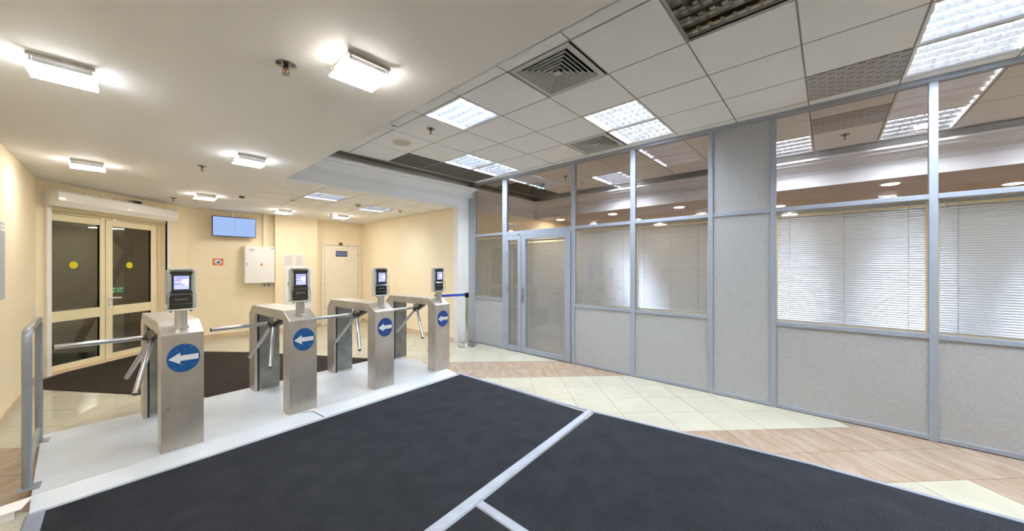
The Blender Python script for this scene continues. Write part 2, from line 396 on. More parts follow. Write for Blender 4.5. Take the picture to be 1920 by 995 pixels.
# beige recess around the boards
for b in ((XS, XS2, YEND, YB, 3.10, 3.13), (XS, GX[0], YMIN, YEND, 3.10, 3.13), (GX[-1], XS2, YMIN, YEND, 3.10, 3.13)):
    bx('recess_board', M_recess, ceil, *b)
bx('edge_angle', M_tilec, ceil, GX[0]-0.02, GX[-1]+0.02, YEND, YEND+0.022, H-0.002, 3.10)
bx('edge_angle', M_tilec, ceil, GX[-1], GX[-1]+0.022, YMIN, YEND, H-0.002, 3.10)
bx('edge_angle', M_tilec, ceil, GX[0]-0.022, GX[0], YMIN, YEND, H-0.002, 3.10)
for x in GX[1:-1]: bx('ceiling_runner', M_runner, ceil, x-0.010, x+0.010, YMIN, YEND, H+0.003, H+0.03)
for y in GY[:-1]: bx('ceiling_cross_runner', M_runner, ceil, GX[0], GX[-1], y-0.008, y+0.008, H+0.005, H+0.03)
# cell (i, j): i from GX[1] = 2.115, j from y = 1.355
def cellbox(i, j):
    x0 = GX[i+1]; x1 = GX[i+2]; y0 = 1.355+0.6065*j; y1 = min(y0+0.6065, YEND) if j < 5 else YEND
    return x0, x1, y0, y1
LAMPS = [(0,2,1),(2,0,1),(3,0,1),(2,4,1),(3,4,1),(0,-2,0),(2,-4,1),(3,-4,1),(1,-6,1),(2,-6,1),(6,2,1),(6,-2,1),(6,-4,1),(6,-6,1),(5,-7,1)]  # includes unseen lamps added for light behind the viewpoint and in the office
VENTS = [(0,0),(3,1)]
PERF = [(3,-3),(5,-3)]
PERFD = [(1,5),(2,5),(3,5),(6,5),(5,5)]
special = {(a,b) for (a,b,c) in LAMPS} | set(VENTS) | set(PERF) | set(PERFD)
tile_cache = {}
for i in range(-1, 7):
    for j in range(-7, 6):
        if (i, j) in special: continue
        x0, x1, y0, y1 = cellbox(i, j)
        a = (x1-x0)/2-0.0075; b = (y1-y0)/2-0.006
        # boards in the last column before the partition are cut by its head rail
        if x0 < XP < x1:
            for (p, q) in ((x0+0.0075, 4.560), (4.625, x1-0.0075)):
                bx('ceiling_tile', M_tilec, ceil, p, q, y0+0.006, y1-0.006, H, H+0.015)
            continue
        k = (round(a,3), round(b,3))
        if k not in tile_cache: tile_cache[k] = MB().box(-a,a,-b,b,0,0.015).mesh('ceiling_tile', 0.002, seg=1)
        link('ceiling_tile', tile_cache[k], M_tilec, ceil, ((x0+x1)/2, (y0+y1)/2, H+random.uniform(0,0.0012)))

def louvre_blade_meshes(L, Wd):
    # cross blade: V section along x ; ridge: deeper V section along y
    def vsec(length, top, depth, axis):
        pr = [(-top,0),(-top*0.35,-depth*0.55),(0,-depth),(top*0.35,-depth*0.55),(top,0)]
        vs = []
        for e in (-length/2, length/2):
            for (o, z) in pr: vs.append((e,o,z) if axis == 'x' else (o,e,z))
        n = len(pr); fs = [(i,i+1,i+1+n,i+n) for i in range(n-1)]+[(0,n,2*n-1,n-1)]
        return MB().add(vs, fs).mesh('blade', smooth=False)
    return vsec(L, 0.010, 0.036, 'x'), vsec(Wd, 0.014, 0.038, 'y')
blade_cache = {}
E_lit = emat('fluorescent_cool', COOL, PANEL_E); E_off = mat('unlit_reflector', (150,146,136), 0.15, 0.8, noise=(3,2), col2=(160,155,145))
M_louvre_off = mat('louvre_unlit', (178,172,160), 0.12, 0.9, noise=(3,2), col2=(186,180,168))
E_lob = emat('fluorescent_lobby', COOL, PANEL_E*0.6)
def ceiling_lamp(x0, x1, y0, y1, z, lit, label, group=None, ncross=8):
    t = thing('ceiling_lamp', label, 'ceiling lamp', ((x0+x1)/2, (y0+y1)/2, z), 0, group)
    a = (x1-x0)/2-0.006; b = (y1-y0)/2-0.006
    h = MB()
    for (p,q,r,s) in ((-a,-a+0.018,-b,b),(a-0.018,a,-b,b),(-a+0.018,a-0.018,-b,-b+0.018),(-a+0.018,a-0.018,b-0.018,b)): h.box(p,q,r,s,0.0,0.095)
    h.box(-a,a,-b,b,0.095,0.10)
    h.build('housing', M_house if lit else M_louvre_off, t)
    MB().box(-a+0.02,a-0.02,-b+0.02,b-0.02,0.062,0.072).build('light_panel', (E_lob if z < 2.8 else E_lit) if lit else E_off, t)
    ia = a-0.018; ib = b-0.018
    k = (round(ia,3), round(ib,3))
    if k not in blade_cache: blade_cache[k] = (louvre_blade_meshes(2*ia, 2*ib))
    cb, rb = blade_cache[k]
    m = M_louvre if lit else M_louvre_off
    for n in range(1, ncross):
        o = link('cross_blade', cb, None, t, (0, -ib+2*ib*n/ncross, 0.040)); o.data.materials.clear() if False else None
    for n in range(0, 5):
        link('reflector_ridge', rb, None, t, (-ia+2*ia*n/4*0.94+ia*0.06, 0, 0.042))
    for c in t.children:
        if c.name.startswith(('cross_blade','reflector_ridge')):
            if not c.data.materials: c.data.materials.append(M_louvre)
            c.material_slots[0].link = 'OBJECT'; c.material_slots[0].material = m
    return t
LL = {(0,2):'lit louvred ceiling lamp beside the chrome sprinkler near the lower ceiling edge',
 (2,0):'lit louvred ceiling lamp of the middle pair, half farther from the partition',
 (3,0):'lit louvred ceiling lamp of the middle pair, half touching the partition side',
 (2,4):'lit louvred ceiling lamp of the far pair, half away from the partition',
 (3,4):'lit louvred ceiling lamp of the far pair, half above the small glass pane',
 (0,-2):'unlit louvred ceiling lamp with mirrored cells at the top of the picture',
 (2,-4):'lit louvred ceiling lamp in the upper right corner, farther from the partition',
 (3,-4):'lit louvred ceiling lamp in the right corner beside the perforated panel',
 (1,-6):'lit louvred ceiling lamp added unseen overhead behind the viewpoint, away from the partition',
 (2,-6):'lit louvred ceiling lamp added unseen overhead behind the viewpoint, near the partition',  # this pair is out of view, added for more bounce light
 (6,2):'lit louvred ceiling lamp seen through the glass above the double window blinds',
 (6,-2):'white lit ceiling lamp seen through glass right of the tall grey panel',
 (6,-4):'lit louvred ceiling lamp behind the glass at the far right edge',
 (6,-6):'lit louvred ceiling lamp added unseen behind the partition to brighten the office, by the cornice',
 (5,-7):'lit louvred ceiling lamp added unseen behind the partition to brighten the office, close to the glass'}  # last two entries: unseen lamps added to brighten the office
for (i, j, lit) in LAMPS:
    x0, x1, y0, y1 = cellbox(i, j)
    ceiling_lamp(x0, x1, y0, y1, H, lit, LL[(i,j)], 'louvred ceiling lamps')

def vent(x0, x1, y0, y1, z, label):
    t = thing('ceiling_vent', label, 'air vent', ((x0+x1)/2, (y0+y1)/2, z), 0, 'square air diffusers')
    a = min(x1-x0, y1-y0)/2-0.006
    bx('duct_box', mat('duct_black', (10,10,10), 0.9, noise=(5,2), col2=(12,12,12)), t, -a, a, -a, a, 0.10, 0.12)
    M_vent = mat('vent_white', (205,206,202), 0.45, noise=(5,2), col2=(210,211,207))
    def ring(ro, ri, zo, zi, th):
        v = []; f = []
        for (r, zz) in ((ro, zo), (ri, zi), (ri, zi+th), (ro, zo+th)):
            v += [(-r,-r,zz),(r,-r,zz),(r,r,zz),(-r,r,zz)]
        for k in range(4):
            for q in range(4): f.append((k*4+q, k*4+(q+1)%4, ((k+1)%4)*4+(q+1)%4, ((k+1)%4)*4+q))
        return MB().add(v, f)
    ring(a, a*0.86, 0.0, -0.004, 0.004).build('frame', M_vent, t)
    n = 6
    for k in range(n):
        ro = a*(0.86-k*0.125)*1.0
        ring(ro, ro-a*0.075, 0.002, 0.030, 0.002).build('blade', M_vent, t); ring(ro+0.0015, ro-0.0015, -0.006, -0.006, 0.009).build('blade_lip', M_vent, t)
    MB().add([(-a*.1,-a*.1,-0.003),(a*.1,-a*.1,-0.003),(a*.1,a*.1,-0.003),(-a*.1,a*.1,-0.003),(0,0,0.04)], [(0,1,2,3),(0,4,1),(1,4,2),(2,4,3),(3,4,0)]).build('centre_cone', M_vent, t)
    wall = MB()
    for (p,q,r,s) in ((-a,-a+0.004,-a,a),(a-0.004,a,-a,a),(-a,a,-a,-a+0.004),(-a,a,a-0.004,a)): wall.box(p,q,r,s,0.0,0.11)
    wall.build('duct_collar', MATS['duct_black'], t)
x0,x1,y0,y1 = cellbox(0,0); vent(x0,x1,y0,y1,H,'large square air vent with stepped blades beside the lower ceiling edge')
x0,x1,y0,y1 = cellbox(3,1); vent(x0,x1,y0,y1,H,'square air vent next to the middle pair of lamps, close to the partition')

# perforated metal panels: plate with rows of round-ended slots (slots are real openings over a dark void)
def perforated(x0, x1, y0, y1, z, m, label, nx, ny, fill, dark):
    t = thing('perforated_panel', label, 'ceiling panel', ((x0+x1)/2, (y0+y1)/2, z), 0, 'perforated ceiling panels')
    a = (x1-x0)/2-0.007; b = (y1-y0)/2-0.007
    v = []; f = []
    cw = 2*a/nx; ch = 2*b/ny
    idx = {}
    def vid(x, y):
        k = (round(x,5), round(y,5))
        if k not in idx: idx[k] = len(v); v.append((x,y,0))
        return idx[k]
    for i in range(nx):
        for j in range(ny):
            X0 = -a+i*cw; Y0 = -b+j*ch; X1 = X0+cw; Y1 = Y0+ch
            if not fill(i, j): f.append((vid(X0,Y0),vid(X1,Y0),vid(X1,Y1),vid(X0,Y1))); continue
            p = 0.24
            ix0 = X0+cw*p; ix1 = X1-cw*p; iy0 = Y0+ch*p*0.7; iy1 = Y1-ch*p*0.7
            A = [vid(X0,Y0),vid(X1,Y0),vid(X1,Y1),vid(X0,Y1)]; B = [vid(ix0,iy0),vid(ix1,iy0),vid(ix1,iy1),vid(ix0,iy1)]
            for q in range(4): f.append((A[q],A[(q+1)%4],B[(q+1)%4],B[q]))
    me = bpy.data.meshes.new('plate'); me.from_pydata(v, [], f); link('plate', me, m, t)
    bx('void', dark, t, -a, a, -b, b, 0.012, 0.02)
M_void = mat('void_dark', (22,22,24), 0.9, noise=(5,2), col2=(26,26,28))
M_void2 = mat('void_grey', (66,64,62), 0.9, noise=(5,2), col2=(70,68,66))
for n, (i, j) in enumerate(PERF):
    x0,x1,y0,y1 = cellbox(i,j)
    lab = 'light grey perforated ceiling panel left of the bright corner lamps' if i == 3 else 'grey perforated ceiling panel seen through the glass of the tall right window'
    perforated(x0,x1,y0,y1,H,M_perf,lab,24,40,lambda a,b: (a%2==0) and ((b%8)<3 if (a//2)%2==0 else 4<=(b%8)<7),M_void)
PD_L = {1:'dark grey perforated ceiling panel farthest left of the three by the cornice', 2:'dark grey perforated ceiling panel, middle of the three by the cornice', 3:'dark grey perforated ceiling panel by the cornice where the partition starts',
        5:'dark perforated ceiling panel behind the small glass pane next to the beam', 6:'dark perforated ceiling panel behind glass, above the double door'}
for (i, j) in PERFD:
    x0,x1,y0,y1 = cellbox(i,j)
    perforated(x0,x1,y0,y1,H,M_perfd,PD_L[i],36,36,lambda a,b: True,M_void2)

# lower tiled ceiling in the lobby behind the beam
LX = [XS, 1.97, 2.54, 3.13, 3.69, XR]; LY = [YB+0.13, 5.86, 6.43, 7.0, 7.57]
cl2 = bx('ceiling_lobby', M_recess, None, XS, XR+0.1, YB+0.13, 7.57, HS+0.16, 3.32); struct(cl2, 'tiled lower ceiling of the lobby behind the beam')
M_tile2 = mat('lobby_ceiling_board', (244,240,234), 0.85, noise=(6,3), col2=(246,242,236), bump=(400,0.06))
for x in LX[1:-1]: bx('ceiling_runner', M_runner, cl2, x-0.010, x+0.010, YB+0.13, 7.57, HS+0.006, HS+0.03)
for y in LY[1:-1]: bx('ceiling_cross_runner', M_runner, cl2, XS, XR, y-0.010, y+0.010, HS+0.006, HS+0.03)
bx('edge_angle', M_soffit, cl2, XS, XS+0.02, YB+0.13, 7.57, HS-0.001, HS+0.16); bx('edge_angle', M_soffit, cl2, XS, XR, 7.555, 7.57, HS-0.001, HS+0.16)
for i in range(5):
    for j in range(4):
        x0,x1,y0,y1 = LX[i],LX[i+1],LY[j],LY[j+1]
        if (i,j) == (1,1): ceiling_lamp(x0,x1,y0,y1,HS,1,'lit louvred lamp in the lobby ceiling behind the beam, nearer the screen','lobby ceiling lamps'); continue
        if (i,j) == (3,2): ceiling_lamp(x0,x1,y0,y1,HS,1,'lit louvred lamp in the lobby ceiling behind the beam, above the far turnstile','lobby ceiling lamps'); continue
        bx('ceiling_tile', M_tile2, cl2, x0+0.009, x1-0.009, y0+0.009, y1-0.009, HS, HS+0.015)

# ------------------------------------------------------------------ square glass lamps on the lower ceiling
M_brk = mat('lamp_bracket_chrome', (190,184,176), 0.2, 0.9, noise=(8,2), col2=(200,194,186))
def square_lamp(x, y, col, label, k=1.0, zc=HS):
    t = thing('square_glass_lamp', label, 'ceiling lamp', (x, y, zc), 0, 'square glass ceiling lamps')
    nm = 'warm' if col is WARM else ('cool' if col is COOL else 'neutral')
    bx('base_plate', M_whiteplast, t, -0.11, 0.11, -0.10, 0.10, -0.012, 0.0, 0.002)
    for s in (-1, 1): bx('bracket', M_brk, t, -0.12, 0.12, s*0.112-0.002, s*0.112+0.002, -0.022, -0.002)
    MB().cyl((-0.08,0,-0.032),(0.08,0,-0.032),0.011,n=10).build('bulb', emat('bulb_'+nm, col, BULB_E), t, smooth=True)
    bx('glass_plate', emat('plate_'+nm, tuple(0.55+0.45*c for c in col), PLATE_E), t, -0.125, 0.125, -0.125, 0.125, -0.062, -0.056, 0.001)
    shield = MB().box(-0.127,0.127,-0.127,0.127,-0.0555,-0.0525)  # opaque shield added to block upward plate light; its lips shape the halo
    for q in (-1, 1): shield.box(-0.10,0.10,q*0.098-0.0015,q*0.098+0.0015,-0.0525,-0.018)
    shield.build('light_shield', M_house, t)
    for sx in (-1,1):
        for sy in (-1,1): MB().cyl((sx*0.105,sy*0.108,-0.066),(sx*0.105,sy*0.108,0.0),0.005,n=8).build('standoff', M_brk, t)
    return t
square_lamp(-0.225,3.25,COOL,'cool white square glass lamp at the upper left corner of the lower ceiling')
square_lamp(0.91,1.98,WARM,'warm square glass lamp nearest the raised ceiling edge, large in view')
square_lamp(-0.255,6.05,WARM,'warm square glass lamp close to the left wall before the roller shutter')
square_lamp(0.895,4.52,COOL,'cool white square glass lamp just left of the beam end')
square_lamp(0.885,7.42,WARM,'warm square glass lamp in front of the hanging screen')
square_lamp(2.20,8.25,WARM,'warm square glass lamp in front of the boxed column')
square_lamp(3.28,8.12,WARM,'warm square glass lamp above the technical room door')
square_lamp(-0.225,0.6,NEUT,'square glass lamp on the lower ceiling beside the viewpoint, out of view')
square_lamp(0.91,-0.7,NEUT,'square glass lamp on the lower ceiling behind the viewpoint')
E_down = emat('downlight_glow', (1.0,0.88,0.74), 85.0)
DL = [(7.15,4.85),(7.15,3.49),(7.2,2.14),(7.12,-0.64),(8.32,0.69),(8.36,3.45),(8.22,-1.9)]
DLN = ['round downlight behind the glass above the double door','round downlight seen through glass over the window beside the door','round downlight behind glass near the tall grey panel','round downlight behind the big right hand window','small round downlight behind glass right against the panel frame','small round downlight deep behind the second window','round downlight at the right edge behind the last window']
for (p, l) in zip(DL, DLN):
    t = thing('downlight', l, 'ceiling lamp', (p[0],p[1],HS), 0, 'office downlights')
    MB().lathe([(0.11,-0.004),(0.11,0.0),(0.085,0.0),(0.085,-0.004)][::-1], n=20).build('rim', M_whiteplast, t)
    MB().cyl((0,0,-0.006),(0,0,-0.002),0.086,n=20).build('lens', E_down, t)

# ------------------------------------------------------------------ glazed partition on the right
part = thing('wall_right', 'grey glazed partition with grey panels and framed glass', None, (0,0,0), kind='structure')
PX0, PX1 = XP, XP+0.055
MU = [(5.07,5.13),(4.24,4.34),(2.834,2.90),(1.907,1.974),(0.987,1.038),(0.403,0.45),(-0.685,-0.633),(-1.77,-1.71),(-2.85,-2.79)]
for (a, b) in MU: bx('mullion', M_alu, part, PX0-0.006, PX1, a, b, 0.0, 3.022, 0.003)
bx('head_rail', M_alu, part, PX0-0.012, PX1+0.008, YMIN, YB, 3.020, H+0.004, 0.003)
spans = []
for k in range(len(MU)-1): spans.append((MU[k+1][1], MU[k][0]))
for k, (a, b) in enumerate(spans):
    bx('transom', M_alu, part, PX0-0.003, PX1-0.003, a, b, 2.037, 2.079, 0.002)
    if k == 1: continue
    bx('base_rail', M_alu, part, PX0-0.003, PX1-0.003, a, b, 0.006, 0.042, 0.002)
    bx('base_gap', M_rubber, part, PX0+0.006, PX1-0.006, a, b, 0.0, 0.006)
    if k == 4:
        bx('wall_panel', M_fibre, part, PX0+0.010, PX0+0.03, a, b, 0.042, 2.037); bx('wall_panel', M_fibre, part, PX0+0.010, PX0+0.03, a, b, 2.079, 3.020)
    else:
        bx('sill_rail', M_alu, part, PX0-0.003, PX1-0.003, a, b, 0.856, 0.899, 0.002)
        bx('wall_panel', M_fibre, part, PX0+0.010, PX0+0.03, a, b, 0.042, 0.856)
        bx('glass_pane', M_glass_clear, part, PX0+0.012, PX0+0.012, a, b, 0.899, 2.037)
    if k != 4: pass
for k, (a, b) in enumerate(spans):
    if k != 4: bx('glass_pane', M_glass, part, PX0+0.012, PX0+0.012, a, b, 2.079, 3.020)
bx('wall_panel', M_fibre, part, PX0+0.008, PX0+0.03, 5.13, YB, 0.0, 2.05); bx('wall_panel', M_fibre, part, PX0+0.008, PX0+0.03, 5.13, YB, 2.055, 2.80)
bx('wall_panel', M_fibre, part, PX0+0.008, PX0+0.03, YMIN, -2.85, 0.0, 3.02)
for o in part.children:                      # single sheet panes: drop the coincident back face
    if o.name.startswith('glass_pane'):
        me = o.data; vs = [tuple(v.co) for v in me.vertices]
        y0 = min(v[1] for v in vs); y1 = max(v[1] for v in vs); z0 = min(v[2] for v in vs); z1 = max(v[2] for v in vs); x = vs[0][0]
        nm = bpy.data.meshes.new('glass_pane'); nm.from_pydata([(x,y0,z0),(x,y1,z0),(x,y1,z1),(x,y0,z1)], [], [(0,3,2,1)]); nm.materials.append(me.materials[0]); o.data = nm

# double door in the partition
dr = thing('door_3', 'grey framed glazed double door with blinds', None, (0,0,0), kind='structure')
def leaf(parent, y0, y1, gy0, gy1):
    L = thing('door_leaf'); L.parent = parent
    for (a,b,c,d) in ((y0,gy0,0.012,1.995),(gy1,y1,0.012,1.995),(gy0,gy1,0.012,0.093),(gy0,gy1,1.926,1.995)):
        bx('leaf_frame', M_alu, L, PX0-0.022, PX1-0.01, a, b, c, d, 0.004)
    nm = bpy.data.meshes.new('glass_pane'); x = PX0+0.006
    nm.from_pydata([(x,gy0,0.093),(x,gy1,0.093),(x,gy1,1.926),(x,gy0,1.926)], [], [(0,3,2,1)]); link('glass_pane', nm, M_glass_clear, L)
    return L
M_bead = mat('bead_light', (196,203,213), 0.4, noise=(4,2), col2=(200,206,216))
L1 = leaf(dr, 3.888, 4.232, 3.965, 4.185); L2 = leaf(dr, 2.908, 3.880, 3.005, 3.79)
bx('door_header', M_alu, dr, PX0-0.004, PX1, 2.90, 4.24, 1.999, 2.037, 0.002)
bx('door_gap', M_rubber, dr, PX0+0.004, PX1-0.006, 2.90, 4.24, 0.0, 0.012)
M_brush = mat('brushed_handle', (170,165,155), 0.3, 1.0, noise=(20,2), col2=(185,180,170))
hd = bx('handle_plate', M_brush, L2, PX0-0.030, PX0-0.022, 3.825, 3.858, 0.86, 1.10, 0.002)
MB().tube([(PX0-0.028,3.842,1.02),(PX0-0.07,3.842,1.02),(PX0-0.075,3.83,1.02),(PX0-0.075,3.73,1.02)], 0.009, 10).build('handle_lever', M_chrome, L2, smooth=True)
bx('lock_plate', M_brush, L1, PX0-0.028, PX0-0.022, 4.196, 4.222, 1.02, 1.13, 0.002)
for z in (0.24, 1.63, 1.80): MB().cyl((PX0-0.028,2.904,z-0.05),(PX0-0.028,2.904,z+0.05),0.012,n=10).build('hinge', M_alu, L2)
for z in (0.24, 1.68): MB().cyl((PX0-0.028,4.236,z-0.05),(PX0-0.028,4.236,z+0.05),0.010,n=10).build('hinge', M_alu, L1)
MB().box(PX0-0.03,PX0-0.004,3.93,3.97,2.0,2.03).build('closer_stop', M_brush, dr, 0.003)

# venetian blinds
SL = 0.0208
def blind(y0, y1, z0, z1, x, label, tilt=0.82, cords=3):
    t = thing('venetian_blind', label, 'window blind', (x, (y0+y1)/2, z0), 0, 'venetian blinds of the partition')
    w = (y1-y0)/2; hgt = z1-z0
    bx('head_rail', M_whiteplast, t, -0.015, 0.018, -w, w, hgt-0.03, hgt-0.004, 0.002)
    bx('bottom_rail', M_whiteplast, t, -0.012, 0.012, -w, w, 0.004, 0.016, 0.003)
    n = int((hgt-0.055)/SL)
    pr = [(-0.0125,0.0),(-0.0065,0.0018),(0.0,0.0025),(0.0065,0.0018),(0.0125,0.0)]
    ca, sa = math.cos(tilt), math.sin(tilt)
    pr2 = [(o*ca-z*sa, o*sa+z*ca) for (o, z) in pr]
    vs = []
    for e in (-w+0.004, w-0.004):
        for (o, z) in pr2: vs.append((o, e, z))
    me = bpy.data.meshes.new('slat'); me.from_pydata(vs, [], [(i,i+1,i+6,i+5) for i in range(4)])
    for p in me.polygons: p.use_smooth = True
    me.materials.append(M_slat)
    for k in range(n): link('slat', me, None, t, (0, 0, 0.026+k*SL))
    for c in range(cords):
        yy = -w+0.10+(2*w-0.2)*c/(cords-1)
        MB().cyl((-0.014,yy,0.01),(-0.014,yy,hgt-0.02),0.0014,n=6).build('cord', M_runner, t)
    MB().tube([(-0.02,w-0.03,hgt-0.01),(-0.03,w-0.035,hgt-0.04),(-0.025,w-0.03,hgt-0.08)],0.004,8).build('tilt_wand', M_whiteplast, t)
    return t
XB = XP+0.045
blind(4.352,5.058,0.905,2.03,XB,'venetian blind in the small window left of the double door',0.85,2)
blind(1.99,2.822,0.905,2.03,XB,'venetian blind in the window just right of the double door')
blind(1.05,1.897,0.905,2.03,XB,'venetian blind in the window left of the tall grey panel')
blind(-0.622,0.393,0.905,2.03,XB,'wide venetian blind right of the tall grey panel')
blind(-1.70,-0.695,0.905,2.03,XB,'venetian blind in the window at the right edge of the picture')
blind(3.972,4.178,0.10,1.92,XP+0.028,'narrow venetian blind in the slim door leaf',0.85,2)
blind(3.012,3.783,0.10,1.92,XP+0.028,'tall venetian blind in the wide door leaf',0.8,2)

# ------------------------------------------------------------------ mats and edging
def poly_thing(name, pts, z0, z1, m, label, cat, bev=0.0, group=None):
    cx = sum(p[0] for p in pts)/len(pts); cy = sum(p[1] for p in pts)/len(pts)
    o = MB().prism([(p[0]-cx, p[1]-cy) for p in pts], z0, z1).build(name, m, None, bev, loc=(cx, cy, 0))
    return tag(o, label, cat, group)
poly_thing('carpet_mat', [(-0.30,1.58),(1.13,1.665),(3.11,1.805),(3.06,3.745),(-0.36,3.51),(-0.30,1.58)][:-1], 0.0, 0.008, M_carpet, 'large charcoal carpet mat running up to the turnstile platform', 'floor mat', 0.002, 'charcoal mats')
poly_thing('carpet_mat', [(1.503,-2.6),(3.49,-2.6),(3.445,-0.835),(3.41,0.09),(3.315,0.785),(3.165,1.735),(1.505,1.60)], 0.0, 0.008, M_carpet, 'charcoal carpet mat on the right along the pale tiles', 'floor mat', 0.002, 'charcoal mats')
poly_thing('carpet_mat', [(-0.24,-2.6),(1.44,-2.6),(1.44,1.595),(-0.30,1.47)], 0.0, 0.008, M_carpet, 'charcoal carpet mat at the bottom edge below the crossing strips', 'floor mat', 0.002, 'charcoal mats')
M_tape2 = mat('mat_edge_profile', (128,136,152), 0.4, noise=(9,4), col2=(138,146,162))
def strip(pts_l, pts_r, label, z1=0.012, m=None):
    poly = pts_l+pts_r[::-1]
    o = MB()
    n = len(pts_l); vs = [(p[0],p[1],0.0) for p in pts_l]+[(p[0],p[1],0.0) for p in pts_r]
    # low, flat-topped profile with sloped sides
    vs = []
    for (l, r) in zip(pts_l, pts_r):
        for t, z in ((0,0.0),(0.12,z1*0.8),(0.3,z1),(0.7,z1),(0.88,z1*0.8),(1,0.0)):
            vs.append((l[0]+(r[0]-l[0])*t, l[1]+(r[1]-l[1])*t, z))
    fs = []
    for k in range(n-1):
        for q in range(5): fs.append((k*6+q, k*6+q+1, (k+1)*6+q+1, (k+1)*6+q))
        fs.append((k*6, (k+1)*6, (k+1)*6+5, k*6+5))
    fs.append((0,1,2,3,4,5)); fs.append(tuple(range((n-1)*6+5,(n-1)*6-1,-1)))
    t = o.add(vs, fs).build('edge_strip', m or M_tape)
    return tag(t, label, 'edge strip', 'light grey mat strips')
strip([(3.150,1.828),(1.131,1.672),(-0.36,1.575)],[(3.185,1.762),(1.18,1.578),(-0.36,1.480)],'light grey strip crossing the dark mats diagonally')
strip([(1.443,1.60),(1.433,-2.6)],[(1.512,1.60),(1.502,-2.6)],'short light grey strip branching towards the bottom edge')
strip([(3.052,3.75),(3.106,2.577),(3.150,1.763),(3.297,0.788),(3.393,0.096),(3.415,-0.429),(3.432,-0.835),(3.46,-2.6)],
      [(3.098,3.765),(3.148,2.577),(3.195,1.763),(3.337,0.788),(3.435,0.096),(3.457,-0.429),(3.475,-0.835),(3.505,-2.6)],'long light grey strip between dark mat and pale tiles', m=M_tape2)
strip([(-0.30,3.515),(-0.24,-2.6)],[(-0.385,3.50),(-0.325,-2.6)],'grey strip along the left side of the dark mat', m=M_tape2)
poly_thing('carpet_mat', [(-0.71,7.47),(-0.655,6.98),(0.17,5.80),(0.67,5.13),(2.80,5.22),(2.62,5.42),(2.13,6.27),(1.45,7.34),(0.95,7.96),(0.42,8.74),(-0.56,7.79)], 0.0, 0.008, M_carpet2, 'dark brown entrance mat in front of the glazed doors', 'floor mat', 0.002)

# ------------------------------------------------------------------ turnstile platform
PR = math.radians(3.6)
pl = thing('turnstile_platform', 'low grey painted platform carrying the four turnstiles', 'platform', (-0.369,3.498,0), PR)
LW = 3.42; LD = 1.50
MB().add([(0,0,0),(LW,0,0),(LW,0.20,0.0),(0,0.20,0.0),(0,0.0,0.004),(LW,0.0,0.004),(LW,0.195,0.04),(0,0.195,0.04)],[(0,3,2,1),(4,5,6,7),(0,1,5,4),(1,2,6,5),(2,3,7,6),(3,0,4,7)]).build('front_ramp', M_deck, pl)
MB().prism([(0,0.20),(LW-0.10,0.20),(LW-0.10,LD),(0,LD-0.04)], 0, 0.040).build('deck', M_deck, pl, 0.002)
MB().prism([(LW-0.10,0.20),(LW,0.195),(LW-0.02,LD-0.1),(LW-0.10,LD)], 0, 0.038).build('end_ramp', M_deck, pl)
MB().tube([(1.68,0.03,0.010),(1.645,0.17,0.0355),(1.62,0.20,0.0380),(1.55,0.23,0.0378)],0.0040,6).build('seam_cable', M_black, pl)
MB().box(0,LW,-0.022,0.006,0.0,0.0125).build('front_trim', M_tape, pl, 0.003)

